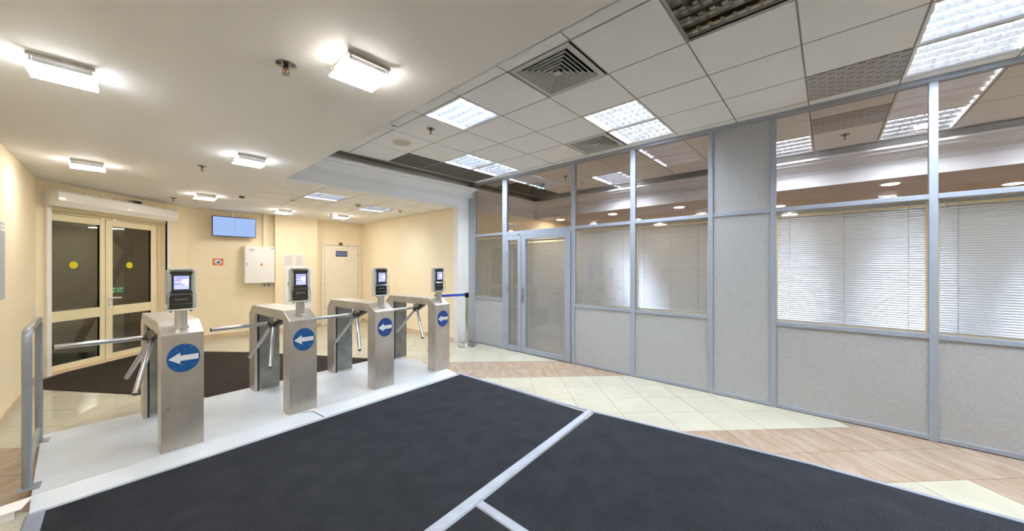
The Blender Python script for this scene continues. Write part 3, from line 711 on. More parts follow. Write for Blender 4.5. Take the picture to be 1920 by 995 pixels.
# ------------------------------------------------------------------ turnstiles
M_blue = mat('sticker_blue', (20,86,152), 0.35, noise=(9,4), col2=(26,92,158), coat=0.3)
M_blue2 = mat('sticker_blue_deep', (22,64,140), 0.35, noise=(9,4), col2=(28,70,146), coat=0.3)
M_stwhite = mat('sticker_white', (236,238,240), 0.4, noise=(12,2), col2=(240,242,244))
M_scr = mat('scratched_steel_panel', (132,134,130), 0.42, 0.85, noise=(9,5), col2=(156,157,152))
M_hub = mat('hub_dark_steel', (92,88,84), 0.25, 1.0, noise=(10,3), col2=(120,116,112))
ZP = 0.040
def turnstile(loc, rz, label, blue, worn):
    t = thing('turnstile', label, 'turnstile', (loc[0],loc[1],ZP), rz, 'tripod turnstiles')
    # front post with sloping top, rear post, crossbeam
    def yz(poly, x0, x1):
        n = len(poly)
        return MB().add([(x0,p[0],p[1]) for p in poly]+[(x1,p[0],p[1]) for p in poly], [tuple(range(n)), tuple(range(2*n-1,n-1,-1))]+[(i,i+n,(i+1)%n+n,(i+1)%n) for i in range(n)])
    yz([(0,0),(0.165,0),(0.165,0.99),(0,0.902)],0,0.25).build('front_post', M_steel, t, 0.003)
    yz([(1.02,0),(1.21,0),(1.21,0.885),(1.10,0.985),(1.02,0.985)],0,0.25).build('rear_post', M_steel, t, 0.003)
    yz([(0.1655,0.895),(1.0195,0.895),(1.0195,0.985),(0.1655,0.990)],0,0.25).build('crossbeam', M_steel, t, 0.003)
    bx('rear_inner_panel', M_scr, t, 0.045, 0.245, 1.010, 1.0195, 0.02, 0.89, 0.002)
    bx('inner_groove', M_black, t, 0.028, 0.040, 1.014, 1.0197, 0.0, 0.89)
    # tripod
    hub = Vector((0.0,0.42,0.845)); c = math.sqrt(0.5)
    ax = Vector((-c,0,-c))
    MB().cyl(hub+Vector((0.11,0,0.06)), hub+ax*0.01, 0.062, 0.052, 18).build('tripod_housing', M_hub, t, 0.004, True)
    tri = thing('tripod'); tri.parent = t; tri.location = hub
    arms = [Vector((-1,0,0)), Vector((-0.25,0.612,-0.75)), Vector((-0.25,-0.612,-0.75))]
    MB().cyl(-ax*0.02, ax*0.028, 0.060, 0.046, 18).build('hub', M_hub, tri, 0.005, True)
    for k, d in enumerate(arms):
        d = d.normalized(); rt = d*0.022+ax*0.006; e = d*0.50
        MB().cyl(rt, d*0.06, 0.023, 0.023, 14).build('arm_socket', M_hub, tri, 0.003, True)
        MB().cyl(d*0.05, e, 0.0185, n=18).build('arm', M_arm, tri, 0.002, True)
        MB().cyl(e, e+d*0.006, 0.0165, n=18).build('arm_cap', M_black, tri)
    # arrow sticker on the front face
    sc = thing('arrow_sticker'); sc.parent = t; sc.location = (0.128,-0.0006,0.71)
    n = 40; rx, rzz = 0.098, 0.111
    MB().add([(rx*math.cos(2*math.pi*i/n),0,rzz*math.sin(2*math.pi*i/n)) for i in range(n)]+[(rx*math.cos(2*math.pi*i/n),-0.0008,rzz*math.sin(2*math.pi*i/n)) for i in range(n)],
             [tuple(range(n)), tuple(range(2*n-1,n-1,-1))]+[(i,i+n,(i+1)%n+n,(i+1)%n) for i in range(n)]).build('disc', blue, sc)
    ar = [(-0.088,0),(-0.02,0.045),(-0.02,0.021),(0.088,0.021),(0.088,-0.021),(-0.02,-0.021),(-0.02,-0.045)]
    m = len(ar)
    MB().add([(p[0],-0.0008,p[1]) for p in ar]+[(p[0],-0.0014,p[1]) for p in ar], [tuple(range(m)), tuple(range(2*m-1,m-1,-1))]+[(i,i+m,(i+1)%m+m,(i+1)%m) for i in range(m)]).build('arrow', M_stwhite, sc)
    if worn:
        rg = random.Random(3); sm = MB()
        for k in range(26):
            a = rg.uniform(0,6.28); r = rg.uniform(0.35,0.93); x = rx*r*math.cos(a); z = rzz*r*math.sin(a)
            if abs(z) < 0.05: continue
            w = rg.uniform(0.002,0.012); h_ = rg.uniform(0.0006,0.002); q = rg.uniform(-0.8,0.8)
            sm.add([(x-w*math.cos(q)-h_*math.sin(q),-0.0011,z-w*math.sin(q)+h_*math.cos(q)),(x+w*math.cos(q),-0.0011,z+w*math.sin(q)),(x+h_*math.sin(q),-0.0011,z-h_*math.cos(q))],[(0,1,2)])
        sm.build('scratches', M_stwhite, sc)
    return t
# card readers on pipes
M_case = mat('reader_casing', (206,208,206), 0.22, noise=(5,2), col2=(212,214,212), coat=0.4)
M_acryl = glassmat('acrylic_cover', (232,234,233), 1.9, 0.02)
M_gloss = mat('reader_gloss_black', (10,10,12), 0.08, noise=(9,2), col2=(13,13,15), coat=0.6)
E_scr = emat('reader_screen', (0.66,0.70,1.0), 0.42)
E_pink = emat('screen_pink', (0.75,0.12,0.42), 0.42); E_blu = emat('screen_blue', (0.25,0.32,0.85), 0.40); E_wht = emat('screen_white', (0.95,0.97,1), 0.46); E_navy = emat('screen_navy', (0.08,0.10,0.35), 0.4)
def card_reader(tloc, rz, label):
    c, s = math.cos(rz), math.sin(rz)
    lx, ly = 0.125, 0.085
    p = (tloc[0]+lx*c-ly*s, tloc[1]+lx*s+ly*c, ZP+0.945)
    t = thing('card_reader', label, 'card reader', p, rz, 'card readers on the turnstiles')
    zb = 1.118-p[2]                       # underside of the casing
    MB().lathe([(0.048,-0.03),(0.048,0.006),(0.038,0.010),(0.038,zb)], n=28).build('mounting_pipe', M_steel2, t, smooth=True)
    w, hh, d = 0.087, 0.335, 0.060
    z0 = zb; z1 = zb+hh
    back = MB().box(-w,w,0.0,d,z0+0.012,z1-0.012); back.build('casing', M_case, t, 0.008)
    bx('casing_base', M_case, t, -w, w, -0.045, d, z0, z0+0.012, 0.004)
    bx('casing_lid', M_case, t, -w+0.02, w-0.02, -0.02, d, z1-0.012, z1, 0.004)
    for sx in (-1,1): MB().cyl((sx*0.06,0.0,z0-0.012),(sx*0.06,0.0,z0),0.008,n=10).build('foot_bolt', M_black, t)
    # clear acrylic sides
    for sx in (-1,1):
        nm = bpy.data.meshes.new('acrylic_side'); x = sx*(w-0.001)
        nm.from_pydata([(x,0,z0+0.012),(x,-0.045,z0+0.012),(x,-0.045,z0+0.11),(x,-0.018,z0+0.15),(x,-0.018,z1-0.012),(x,0,z1-0.012)],[],[(0,1,2,3,4,5)]); link('acrylic_side', nm, M_acryl, t)
    # black device: waisted upper body, lower bay
    def xz(poly, y0, y1):
        n = len(poly)
        return MB().add([(p[0],y0,p[1]) for p in poly]+[(p[0],y1,p[1]) for p in poly], [tuple(range(n)), tuple(range(2*n-1,n-1,-1))]+[(i,i+n,(i+1)%n+n,(i+1)%n) for i in range(n)])
    a = z0
    xz([(-0.063,a+0.145),(0.063,a+0.145),(0.058,a+0.165),(0.058,a+0.28),(0.068,a+0.30),(0.068,a+0.312),(-0.068,a+0.312),(-0.068,a+0.30),(-0.058,a+0.28),(-0.058,a+0.165)],-0.022,0.001).build('screen_housing', M_gloss, t, 0.003)
    xz([(-0.068,a+0.016),(0.068,a+0.016),(0.068,a+0.11),(0.060,a+0.125),(0.065,a+0.145),(-0.065,a+0.145),(-0.060,a+0.125),(-0.068,a+0.11)],-0.012,0.001).build('card_bay', M_gloss, t, 0.003)
    MB().add([(-0.066,-0.012,a+0.148),(0.066,-0.012,a+0.148),(0.066,-0.040,a+0.122),(-0.066,-0.040,a+0.122),(-0.066,-0.012,a+0.118),(0.066,-0.012,a+0.118)],[(0,1,2,3),(3,2,5,4),(0,3,4),(1,5,2),(0,4,5,1)]).build('hood', mat('hood_grey',(58,58,60),0.18,noise=(9,2),col2=(64,64,66),coat=0.5), t)
    bx('card_slot', mat('slot_metal',(120,122,126),0.3,0.8,noise=(9,2),col2=(130,132,136)), t, -0.042, 0.042, -0.016, -0.012, a+0.082, a+0.094)
    bx('lower_lip', mat('lip_dark',(52,52,54),0.2,noise=(9,2),col2=(58,58,60)), t, -0.066, 0.066, -0.030, -0.012, a+0.046, a+0.056, 0.002)
    sc = thing('screen'); sc.parent = t; sc.location = (0,-0.0225,a+0.222)
    def q(nm, x0,x1,zA,zB,m,y): 
        me = bpy.data.meshes.new(nm); me.from_pydata([(x0,y,zA),(x1,y,zA),(x1,y,zB),(x0,y,zB)],[],[(0,1,2,3)]); return link(nm, me, m, sc)
    q('screen_glow',-0.046,0.046,-0.055,0.055,E_blu,-0.0002)
    q('screen_image',-0.043,0.043,-0.051,0.051,E_scr,-0.0005)
    q('caption_line',-0.038,0.038,0.040,0.0445,E_blu,-0.0008); q('caption_line',-0.033,0.033,0.031,0.0350,E_blu,-0.0008)
    q('pink_stripe',-0.042,-0.004,0.018,0.0235,E_pink,-0.0008)
    me = bpy.data.meshes.new('hand_shape'); me.from_pydata([(-0.008,-0.0009,0.004),(0.012,-0.0009,0.026),(0.042,-0.0009,0.028),(0.042,-0.0009,-0.012),(0.026,-0.0009,-0.03),(0.008,-0.0009,-0.016)],[],[(0,5,4,3,2,1)]); link('hand_shape', me, E_wht, sc)
    q('stripe_blue',-0.042,-0.012,-0.016,-0.008,E_blu,-0.0008)
    for (x0,zA) in ((-0.010,-0.006),(0.0,-0.016),(0.008,-0.024),(0.012,-0.012)): q('card_mark',x0,x0+0.009,zA,zA+0.004,E_navy,-0.0011)
    return t
TS = [((0.195,3.765),'brushed steel turnstile nearest the grey railing with a scratched blue arrow sticker',M_blue,True,'card reader on the turnstile next to the grey railing'),
      ((1.071,3.835),'second steel turnstile from the railing with a round blue arrow sticker',M_blue,True,'card reader on the second turnstile from the railing'),
      ((1.955,3.890),'third steel turnstile from the railing with a deep blue arrow sticker',M_blue2,False,'card reader on the third turnstile from the railing'),
      ((2.835,3.945),'fourth steel turnstile, farthest from the railing, beside the belt barrier',M_blue2,False,'card reader on the farthest turnstile by the belt barrier')]
for (l, lab, bl, wn_, rl) in TS:
    turnstile(l, PR, lab, bl, wn_); card_reader(l, PR, rl)

# ------------------------------------------------------------------ railing at the end of the platform
rl = thing('railing', 'grey painted tubular railing at the left end of the platform', 'railing', (-0.412,3.83,0.0))
pts = [(0,0,0.042),(0,0,0.96)]
for k in range(1,6):
    a = math.pi/2*k/5; pts.append((-0.005*k/5, 0.085*(1-math.cos(a)), 0.96+0.085*math.sin(a)))
e = (-0.045,0.95)
pts.append((-0.038,e[1]-0.085,1.045))
for k in range(1,6):
    a = math.pi/2*k/5; pts.append((-0.045, e[1]-0.085+0.085*math.sin(a), 1.045-0.085*(1-math.cos(a))))
pts.append((-0.045,e[1],0.042))
MB().tube(pts, 0.0215, 16).build('frame_tube', M_rail, rl, smooth=True)
MB().tube([(0,0.02,0.15),(-0.045,e[1]-0.02,0.15)], 0.016, 12).build('lower_rail', M_rail, rl, smooth=True)
for (x, y) in ((0,0),(-0.045,e[1])): bx('foot_plate', M_rail, rl, x-0.035, x+0.055, y-0.05, y+0.05, 0.0405, 0.048, 0.002)

# cable trunking lying at the corner of the platform
M_trunk = mat('trunking_plastic', (240,238,236), 0.4, noise=(8,2), col2=(243,241,239))
tr = thing('cable_trunking', 'white plastic cable trunking on the floor at the platform corner', 'cable trunking', (-0.405,3.56,0.0), math.radians(8))
bx('channel', M_trunk, tr, -0.33, -0.02, -0.045, 0.045, 0.0, 0.045, 0.002)
bx('cavity', M_rubber, tr, -0.0205, -0.0185, -0.035, 0.04, 0.004, 0.042)
MB().add([(-0.33,-0.048,0.046),(0.0,-0.048,0.046),(0.045,0.055,0.060),(-0.33,0.055,0.052),(-0.33,-0.048,0.050),(0.0,-0.048,0.050),(0.045,0.055,0.064),(-0.33,0.055,0.056)],[(0,3,2,1),(4,5,6,7),(0,1,5,4),(1,2,6,5),(2,3,7,6),(3,0,4,7)]).build('lid', M_trunk, tr)

# ------------------------------------------------------------------ belt barrier
M_belt = mat('belt_blue', (20,66,170), 0.6, noise=(40,2), col2=(26,72,178))
def stanchion(x, y, label):
    t = thing('stanchion', label, 'barrier post', (x,y,0), 0, 'belt barrier posts')
    MB().lathe([(0.0,0.0),(0.165,0.0),(0.168,0.018),(0.160,0.032),(0.05,0.048),(0.034,0.06)], n=36).build('base', M_chrome, t, smooth=True)
    MB().cyl((0,0,0.05),(0,0,0.90),0.030,n=24).build('post', M_chrome, t, smooth=True)
    MB().cyl((0,0,0.90),(0,0,0.985),0.036,n=24).build('head', M_black, t, 0.003, True)
    return t
s1 = stanchion(4.235,4.93,'chrome barrier post with black head in front of the white pilaster')
s2 = stanchion(3.66,5.06,'chrome barrier post mostly hidden behind the farthest turnstile')
d = Vector((3.66-4.235,5.06-4.93,0)); dn = d.normalized(); pn = Vector((-dn.y,dn.x,0))
bel = MB(); a0 = dn*0.036; a1 = d-dn*0.036
bel.add([a0+pn*0.001+Vector((0,0,0.930)),a1+pn*0.001+Vector((0,0,0.930)),a1+pn*0.001+Vector((0,0,0.972)),a0+pn*0.001+Vector((0,0,0.972)),a0-pn*0.001+Vector((0,0,0.930)),a1-pn*0.001+Vector((0,0,0.930)),a1-pn*0.001+Vector((0,0,0.972)),a0-pn*0.001+Vector((0,0,0.972))],[(0,1,2,3),(7,6,5,4),(0,4,5,1),(3,2,6,7),(0,3,7,4),(1,5,6,2)])
tag(bel.build('belt', M_belt, s1), 'blue retractable belt')
MB().box(-0.003,0.003,-0.03,0.03,0.928,0.974).build('belt_clip', M_black, s1, loc=(a0.x,a0.y,0))

# ------------------------------------------------------------------ entrance doors in the angled wall (local frame: x along wall, -y into the room)
ed = thing('door_1', 'cream framed glazed double entrance doors', None, (A0[0],A0[1],0), math.radians(45), kind='structure')
def ebox(name, m, par, s0, s1, o0, o1, z0, z1, bev=0.0): return bx(name, m, par, s0, s1, -o1, -o0, z0, z1, bev)
ebox('frame_head', M_doorcream, ed, S0-0.1, S1, -0.05, 0.03, 2.205, 2.31, 0.003)
ebox('frame_jamb', M_doorcream, ed, 1.520, S1+0.003, -0.05, 0.03, 0.0, 2.205, 0.003); ebox('frame_jamb', M_doorcream, ed, S0-0.1, S0-0.07, -0.05, 0.03, 0.0, 2.205, 0.003)
ebox('threshold', M_skirt, ed, S0, S1, -0.05, 0.14, 0.0, 0.008)
def eleaf(s0, s1, g0, g1):
    L = thing('door_leaf'); L.parent = ed
    for (a,b,c,d) in ((s0,g0,0.01,2.20),(g1,s1,0.01,2.20),(g0,g1,0.01,0.089),(g0,g1,0.694,0.840),(g0,g1,2.105,2.20)):
        ebox('leaf_frame', M_doorcream, L, a, b, -0.02, 0.022, c, d, 0.004)
    for (c, d) in ((0.089,0.694),(0.840,2.105)):
        ebox('glazing_bead', M_rubber, L, g0-0.001, g0+0.006, -0.012, 0.012, c, d); ebox('glazing_bead', M_rubber, L, g1-0.006, g1+0.001, -0.012, 0.012, c, d)
        nm = bpy.data.meshes.new('glass_pane'); nm.from_pydata([(g0,0,c),(g1,0,c),(g1,0,d),(g0,0,d)],[],[(0,1,2,3)]); link('glass_pane', nm, M_glass_door, L)
    return L
EL = eleaf(-0.165,0.668,-0.075,0.598); ER = eleaf(0.678,1.515,0.778,1.406)
M_yel = mat('sticker_yellow', (222,206,20), 0.4, noise=(9,2), col2=(228,212,26))
for (L, s, z) in ((EL,0.272,1.488),(ER,1.055,1.488)):
    MB().cyl((s,-0.0022,z),(s,-0.0010,z),0.052,n=28).build('yellow_dot', M_yel, L)
M_grn = mat('sign_green', (14,112,52), 0.45, noise=(9,2), col2=(18,118,56))
gs = thing('pull_sign'); gs.parent = ER
bx('sign_plate', M_grn, ER, 0.779, 0.963, -0.0035, -0.0012, 1.045, 1.132); bpy.data.objects.remove(gs)
for (s_, zz, sz, xx) in (('НА СЕБЯ',1.109,0.040,0.871),('PULL',1.068,0.040,0.895)):
    link('lettering', text_mesh(s_, sz*0.92, 0.0003), M_stwhite, ER, (xx,-0.0040,zz), (math.pi/2,0,0))
MB().cyl((0.805,-0.0042,1.066),(0.805,-0.0038,1.066),0.0125,n=16).build('sign_dot', M_stwhite, ER)
bx('handle_plate', M_whiteplast, ER, 0.712, 0.738, -0.030, -0.022, 0.80, 1.07, 0.004)
MB().tube([(0.725,-0.03,0.972),(0.725,-0.065,0.972),(0.735,-0.07,0.972),(0.83,-0.072,0.968),(0.86,-0.070,0.964)],0.011,10).build('handle_lever', M_whiteplast, ER, smooth=True)
bx('keyhole', M_black, ER, 0.720, 0.730, -0.0308, -0.0300, 0.855, 0.88)
for z in (1.62, 1.92, 0.3): MB().cyl((1.523,-0.034,z-0.05),(1.523,-0.034,z+0.05),0.012,n=10).build('hinge', M_doorcream, ER)
for s in (0.60, 0.76): bx('top_catch', M_brush, ed, s, s+0.05, -0.036, -0.022, 2.20, 2.215)
# roller shutter over the doors
M_shut = mat('shutter_white', (240,236,228), 0.35, noise=(6,2), col2=(243,239,231), coat=0.2)
rs = thing('roller_shutter', 'white roller shutter box with guide rails over the entrance doors', 'roller shutter', (A0[0],A0[1],0), math.radians(45))
def shut_box():
    pr = [(0.122,2.30),(0.27,2.275),(0.325,2.345),(0.325,2.465),(0.305,2.490),(0.122,2.490)]
    mb = MB(); n = len(pr); vs = []
    for s in (-0.185,1.60):
        for (o, z) in pr: vs.append((s,-o,z))
    return mb.add(vs, [tuple(range(n)), tuple(range(2*n-1,n-1,-1))]+[(i,i+n,(i+1)%n+n,(i+1)%n) for i in range(n)])
shut_box().build('shutter_box', M_shut, rs, 0.004)
ebox('guide_rail', M_shut, rs, -0.153, -0.103, 0.121, 0.15, 0.0, 2.30, 0.002); ebox('guide_rail', M_shut, rs, 1.572, 1.622, 0.121, 0.15, 0.0, 2.30, 0.002)
ebox('guide_slot', M_rubber, rs, 1.562, 1.572, 0.121, 0.148, 0.0, 2.29)
ebox('bottom_bar', M_doorcream, rs, -0.103, 1.562, 0.10, 0.135, 2.24, 2.30, 0.003)
MB().tube([(1.60,-0.25,2.43),(1.63,-0.25,2.43),(1.645,-0.25,2.41),(1.652,-0.25,2.35)],0.009,8).build('crank_eye', M_brush, rs)
for k in range(9): bx('box_clip', M_brush, rs, -0.08+k*0.2, -0.055+k*0.2, -0.318, -0.30, 2.488, 2.494)
pj = thing('door_closer_box', 'small grey sensor box above the roller shutter', 'sensor', dp(0.95,0.20)+(2.495,), math.radians(25))
bx('sensor_body', mat('sensor_grey',(150,146,140),0.5,noise=(9,2),col2=(156,152,146)), pj, -0.07, 0.07, -0.04, 0.04, 0.0, 0.05, 0.008)
MB().box(-0.05,0.05,-0.041,-0.039,0.008,0.042).build('sensor_lens', M_black, pj)
# vestibule behind the glass
M_vest = mat('vestibule_paint', (150,146,122), 0.7, noise=(3,3), col2=(156,152,128)); M_vfl = mat('vestibule_floor', (176,170,160), 0.15, noise=(3,5), col2=(190,184,174))
VL = (A0[0],A0[1],0); VR = (0,0,math.radians(45))
def vbox(name, m, x0, x1, y0, y1, z0, z1): struct(MB().box(x0,x1,y0,y1,z0,z1).build(name, m, None, loc=VL, rot=VR))
vbox('wall_vestibule_rear', M_vest, -1.9, 10.0, 9.0, 9.1, 0, 2.9); vbox('wall_vestibule_left', M_vest, -2.0, -1.9, 0.16, 9.1, 0, 2.9); vbox('wall_vestibule_right', M_vest, 10.0, 10.1, 0.1, 9.1, 0, 2.9)
vbox('floor_vestibule', M_vfl, -2.0, 10.1, 0.05, 9.1, -0.05, 0.0); vbox('ceiling_vestibule', M_white, -2.0, 10.1, 0.1, 9.1, 2.9, 3.0)
vbox('wall_vestibule_return', M_vest, -2.0, -0.40, 0.10, 0.16, 0, 2.9); vbox('wall_vestibule_return', M_vest, 2.1, 10.1, 0.10, 0.16, 0, 2.9)
vbox('wall_vestibule_pier', M_vest, 0.15, 0.62, 1.30, 1.50, 0, 2.9); vbox('wall_vestibule_pier', M_vest, 2.78, 3.70, 1.68, 1.80, 0, 2.9)
st = thing('steel_brace', 'dark diagonal steel brace behind the right entrance door', 'steel brace', dp(2.69,-1.6)+(0,), math.radians(45))
M_brace = mat('brace_paint', (96,88,72), 0.6, noise=(5,3), col2=(104,96,80))
MB().tube([(-0.85,0,2.56),(0.0,0,1.80)],0.06,4).build('brace_bar', M_brace, st); MB().tube([(0.0,0,1.84),(-0.95,0,0.0)],0.06,4).build('brace_bar', M_brace, st)
bx('gusset', M_brace, st, -0.10, 0.06, -0.02, 0.02, 1.66, 1.98)
E_tube = emat('vestibule_tube', COOL, 42.0)
for k, y in enumerate((4.0,5.8,7.8)):
    p = dp(y+0.42,-y)
    t = thing('strip_light', ('strip light behind the right entrance door, nearest','strip light behind the right entrance door, middle','strip light behind the right entrance door, farthest')[k], 'ceiling lamp', p+(2.893,), 0.0, 'vestibule strip lights')
    bx('strip_body', M_whiteplast, t, -0.45, 0.45, -0.05, 0.05, -0.05, 0.0); bx('strip_tube', E_tube, t, -0.43, 0.43, -0.035, 0.035, -0.062, -0.05)

# ------------------------------------------------------------------ technical room door
td = thing('door_2', 'cream technical room door in a cream frame', None, (0,YT,0), kind='structure')
M_dr = mat('door_offwhite', (243,232,210), 0.45, noise=(4,2), col2=(245,235,214))
bx('architrave', M_dr, td, 3.285, 3.362, -0.02, 0.0, 0, 2.065, 0.004); bx('architrave', M_dr, td, 4.198, 4.262, -0.02, 0.0, 0, 2.065, 0.004); bx('architrave', M_dr, td, 3.362, 4.198, -0.02, 0.0, 2.005, 2.065, 0.004)
lf = bx('door_leaf', M_dr, td, 3.368, 4.192, -0.012, 0.0, 0.008, 1.998, 0.003)
bx('leaf_gap', M_rubber, td, 3.362, 4.198, -0.004, -0.001, 0.0, 2.005)
bx('sign_plate', mat('sign_blue',(30,50,120),0.4,noise=(9,2),col2=(34,54,126)), lf, 3.625, 3.915, -0.015, -0.012, 1.720, 1.862)
for (s_, z_) in (('ТЕХНИЧЕСКОЕ',1.815),('ПОМЕЩЕНИЕ',1.765)): link('lettering', text_mesh(s_, 0.040, 0.0004), M_stwhite, lf, (3.77,-0.0155,z_), (math.pi/2,0,0))
bx('number_plate', mat('plate_dark',(52,40,24),0.3,noise=(9,2),col2=(58,46,28)), td, 3.70, 3.785, -0.024, -0.020, 2.005, 2.075)
link('lettering', text_mesh('06', 0.052, 0.0004), mat('gold_letter',(196,160,84),0.3,0.6,noise=(9,2),col2=(204,168,92)), td, (3.745,-0.0245,2.04), (math.pi/2,0,0))
bx('door_closer', M_whiteplast, td, 3.93, 4.08, -0.05, -0.012, 1.955, 1.99, 0.005); MB().tube([(3.95,-0.045,1.995),(3.88,-0.06,2.005),(3.93,-0.03,2.01)],0.005,6).build('closer_arm', M_brush, td)
MB().tube([(3.42,-0.012,1.05),(3.42,-0.05,1.05),(3.43,-0.055,1.05),(3.52,-0.055,1.05)],0.009,8).build('handle', M_whiteplast, lf, smooth=True)
MB().cyl((3.42,-0.016,0.985),(3.42,-0.012,0.985),0.024,n=14).build('lock_rose', M_whiteplast, lf); bx('keyhole', M_black, lf, 3.416, 3.424, -0.0168, -0.016, 0.975, 0.997)
bx('strike_plate', M_brush, td, 3.352, 3.362, -0.0215, -0.019, 1.0, 1.08)
for z in (0.3,1.75): MB().cyl((4.196,-0.022,z-0.04),(4.196,-0.022,z+0.04),0.008,n=8).build('hinge', M_brush, td)

# ------------------------------------------------------------------ things on the back wall
tv = thing('wall_screen', 'flat screen showing four pale blue fields, hung from the ceiling', 'screen', (1.555,9.12,2.08), math.radians(1.5))
bx('bezel', M_black, tv, -0.362, 0.362, 0.0, 0.045, 0.0, 0.405, 0.004)
E_tv = emat('tv_blue', (0.42,0.60,1.0), 0.36); E_tv2 = emat('tv_line', (0.26,0.36,0.75), 0.2)
for ix in (0,1):
    for iz in (0,1):
        x0 = -0.350+ix*0.351; z0 = 0.012+iz*0.191
        bx('picture_field', E_tv, tv, x0, x0+0.349, -0.0012, -0.0002, z0, z0+0.189)
bx('picture_line', E_tv2, tv, -0.0018, 0.0018, -0.0012, -0.0002, 0.012, 0.392); bx('picture_line', E_tv2, tv, -0.35, 0.35, -0.0010, -0.0002, 0.201, 0.203)
MB().cyl((-0.02,0.05,0.35),(-0.02,0.05,HS-2.08),0.018,n=12).build('ceiling_pole', M_whiteplast, tv)
cb = thing('electrical_cabinet', 'white electrical cabinet with a yellow warning triangle on the back wall', 'cabinet', (1.98,YT,1.11))
M_cab = mat('cabinet_white', (240,236,230), 0.4, noise=(6,2), col2=(242,238,232))
bx('cabinet_body', M_cab, cb, -0.262, 0.275, -0.20, 0.0, 0.0, 0.785, 0.004)
dc = bx('cabinet_door', M_cab, cb, -0.258, 0.272, -0.212, -0.202, 0.004, 0.781, 0.003)
bx('latch', M_whiteplast, dc, -0.235, -0.205, -0.222, -0.212, 0.33, 0.47, 0.004); MB().cyl((-0.22,-0.224,0.41),(-0.22,-0.222,0.41),0.010,n=12).build('latch_key', M_black, dc)
MB().add([(-0.005,-0.2135,0.375),(0.065,-0.2135,0.375),(0.03,-0.2135,0.437),(-0.005,-0.212,0.375),(0.065,-0.212,0.375),(0.03,-0.212,0.437)],[(0,1,2),(5,4,3),(0,3,4,1),(1,4,5,2),(2,5,3,0)]).build('warning_triangle', mat('warning_yellow',(232,186,20),0.4,noise=(9,2),col2=(238,192,26)), dc)
MB().add([(0.030,-0.2142,0.420),(0.022,-0.2142,0.404),(0.030,-0.2142,0.405),(0.026,-0.2142,0.384),(0.038,-0.2142,0.408),(0.031,-0.2142,0.407),(0.036,-0.2142,0.420)],[(0,1,2,5,6),(2,3,4,5)]).build('warning_bolt', M_black, dc)
bx('label_plate', mat('label_pale',(226,224,220),0.5,noise=(9,2),col2=(230,228,224)), dc, -0.22, -0.07, -0.2135, -0.212, 0.67, 0.74); bx('label_line', mat('ink_grey',(96,96,100),0.6,noise=(30,2),col2=(110,110,114)), dc, -0.175, -0.115, -0.2140, -0.2135, 0.708, 0.722); bx('label_line', MATS['ink_grey'], dc, -0.21, -0.08, -0.2140, -0.2135, 0.682, 0.684)
bx('maker_label', mat('label_silver',(166,168,176),0.4,noise=(9,2),col2=(176,178,186)), dc, 0.205, 0.262, -0.2135, -0.212, 0.735, 0.757)
so = thing('wall_socket', 'double power socket under the electrical cabinet', 'power socket', (2.14,YT,1.055))
bx('socket_plate', M_whiteplast, so, -0.075, 0.075, -0.03, 0.0, -0.035, 0.035, 0.008)
for sx in (-0.036,0.036): MB().cyl((sx,-0.032,0),(sx,-0.0295,0),0.024,n=16).build('socket_well', mat('socket_grey',(120,116,110),0.5,noise=(9,2),col2=(128,124,118)), so)
dct = tag(bx('cable_duct', M_wall, None, 2.075, 2.185, YT-0.06, YT, 1.90, HS, 0.004), 'cream vertical cable duct above the electrical cabinet', 'cable duct')
pq = thing('wall_plaque', 'small orange plaque with a white oval pictogram on the back wall', 'sign', (1.31,YT,1.56))
bx('plaque_plate', mat('plaque_orange',(232,112,48),0.4,noise=(9,2),col2=(236,118,54)), pq, -0.085, 0.085, -0.006, 0.0, -0.068, 0.068, 0.001)
n = 28
MB().add([(0.062*math.cos(2*math.pi*i/n),-0.0075,0.05*math.sin(2*math.pi*i/n)) for i in range(n)]+[(0.062*math.cos(2*math.pi*i/n),-0.006,0.05*math.sin(2*math.pi*i/n)) for i in range(n)],[tuple(range(n-1,-1,-1))]+[(i,(i+1)%n,(i+1)%n+n,i+n) for i in range(n)]).build('oval', M_stwhite, pq)
M_ink = mat('pictogram_navy', (40,52,104), 0.5, noise=(9,2), col2=(46,58,110))
for (x0,x1,z0,z1) in ((-0.045,0.03,-0.03,-0.018),(-0.005,0.022,-0.018,0.012),(0.0,0.018,0.014,0.030),(0.022,0.044,-0.016,-0.006),(-0.03,-0.008,-0.016,-0.010)): bx('pictogram', M_ink, pq, x0, x1, -0.0085, -0.0075, z0, z1, 0.001)
M_paper = mat('paper_white', (238,232,224), 0.7, noise=(8,2), col2=(241,235,228)); M_print = mat('print_grey', (184,178,174), 0.8, noise=(60,3), col2=(205,199,194))
for (x, lab) in ((2.53,'printed paper sheet on the boxed column, left of two'),(2.755,'printed paper sheet on the boxed column, right of two')):
    t = thing('paper_sheet', lab, 'paper', (x,9.12,1.46), 0, 'notices on the boxed column')
    bx('sheet', M_paper, t, -0.102, 0.102, -0.003, 0.0, 0.0, 0.285)
    for k in range(13): bx('print_line', M_print, t, -0.08, 0.08-0.05*(k in (0,5,9)), -0.0036, -0.003, 0.03+k*0.018, 0.038+k*0.018)
ha = thing('access_hatch', 'white access hatch in the boxed column behind the second card reader', 'access hatch', (2.73,9.12,0.30))
bx('hatch_frame', M_whiteplast, ha, -0.285, 0.285, -0.014, 0.0, 0.0, 1.165, 0.003)
h1 = bx('hatch_door', M_whiteplast, ha, -0.255, 0.255, -0.022, -0.014, 0.45, 1.135, 0.003); h2 = bx('hatch_door', M_whiteplast, ha, -0.255, 0.255, -0.022, -0.014, 0.03, 0.43, 0.003)
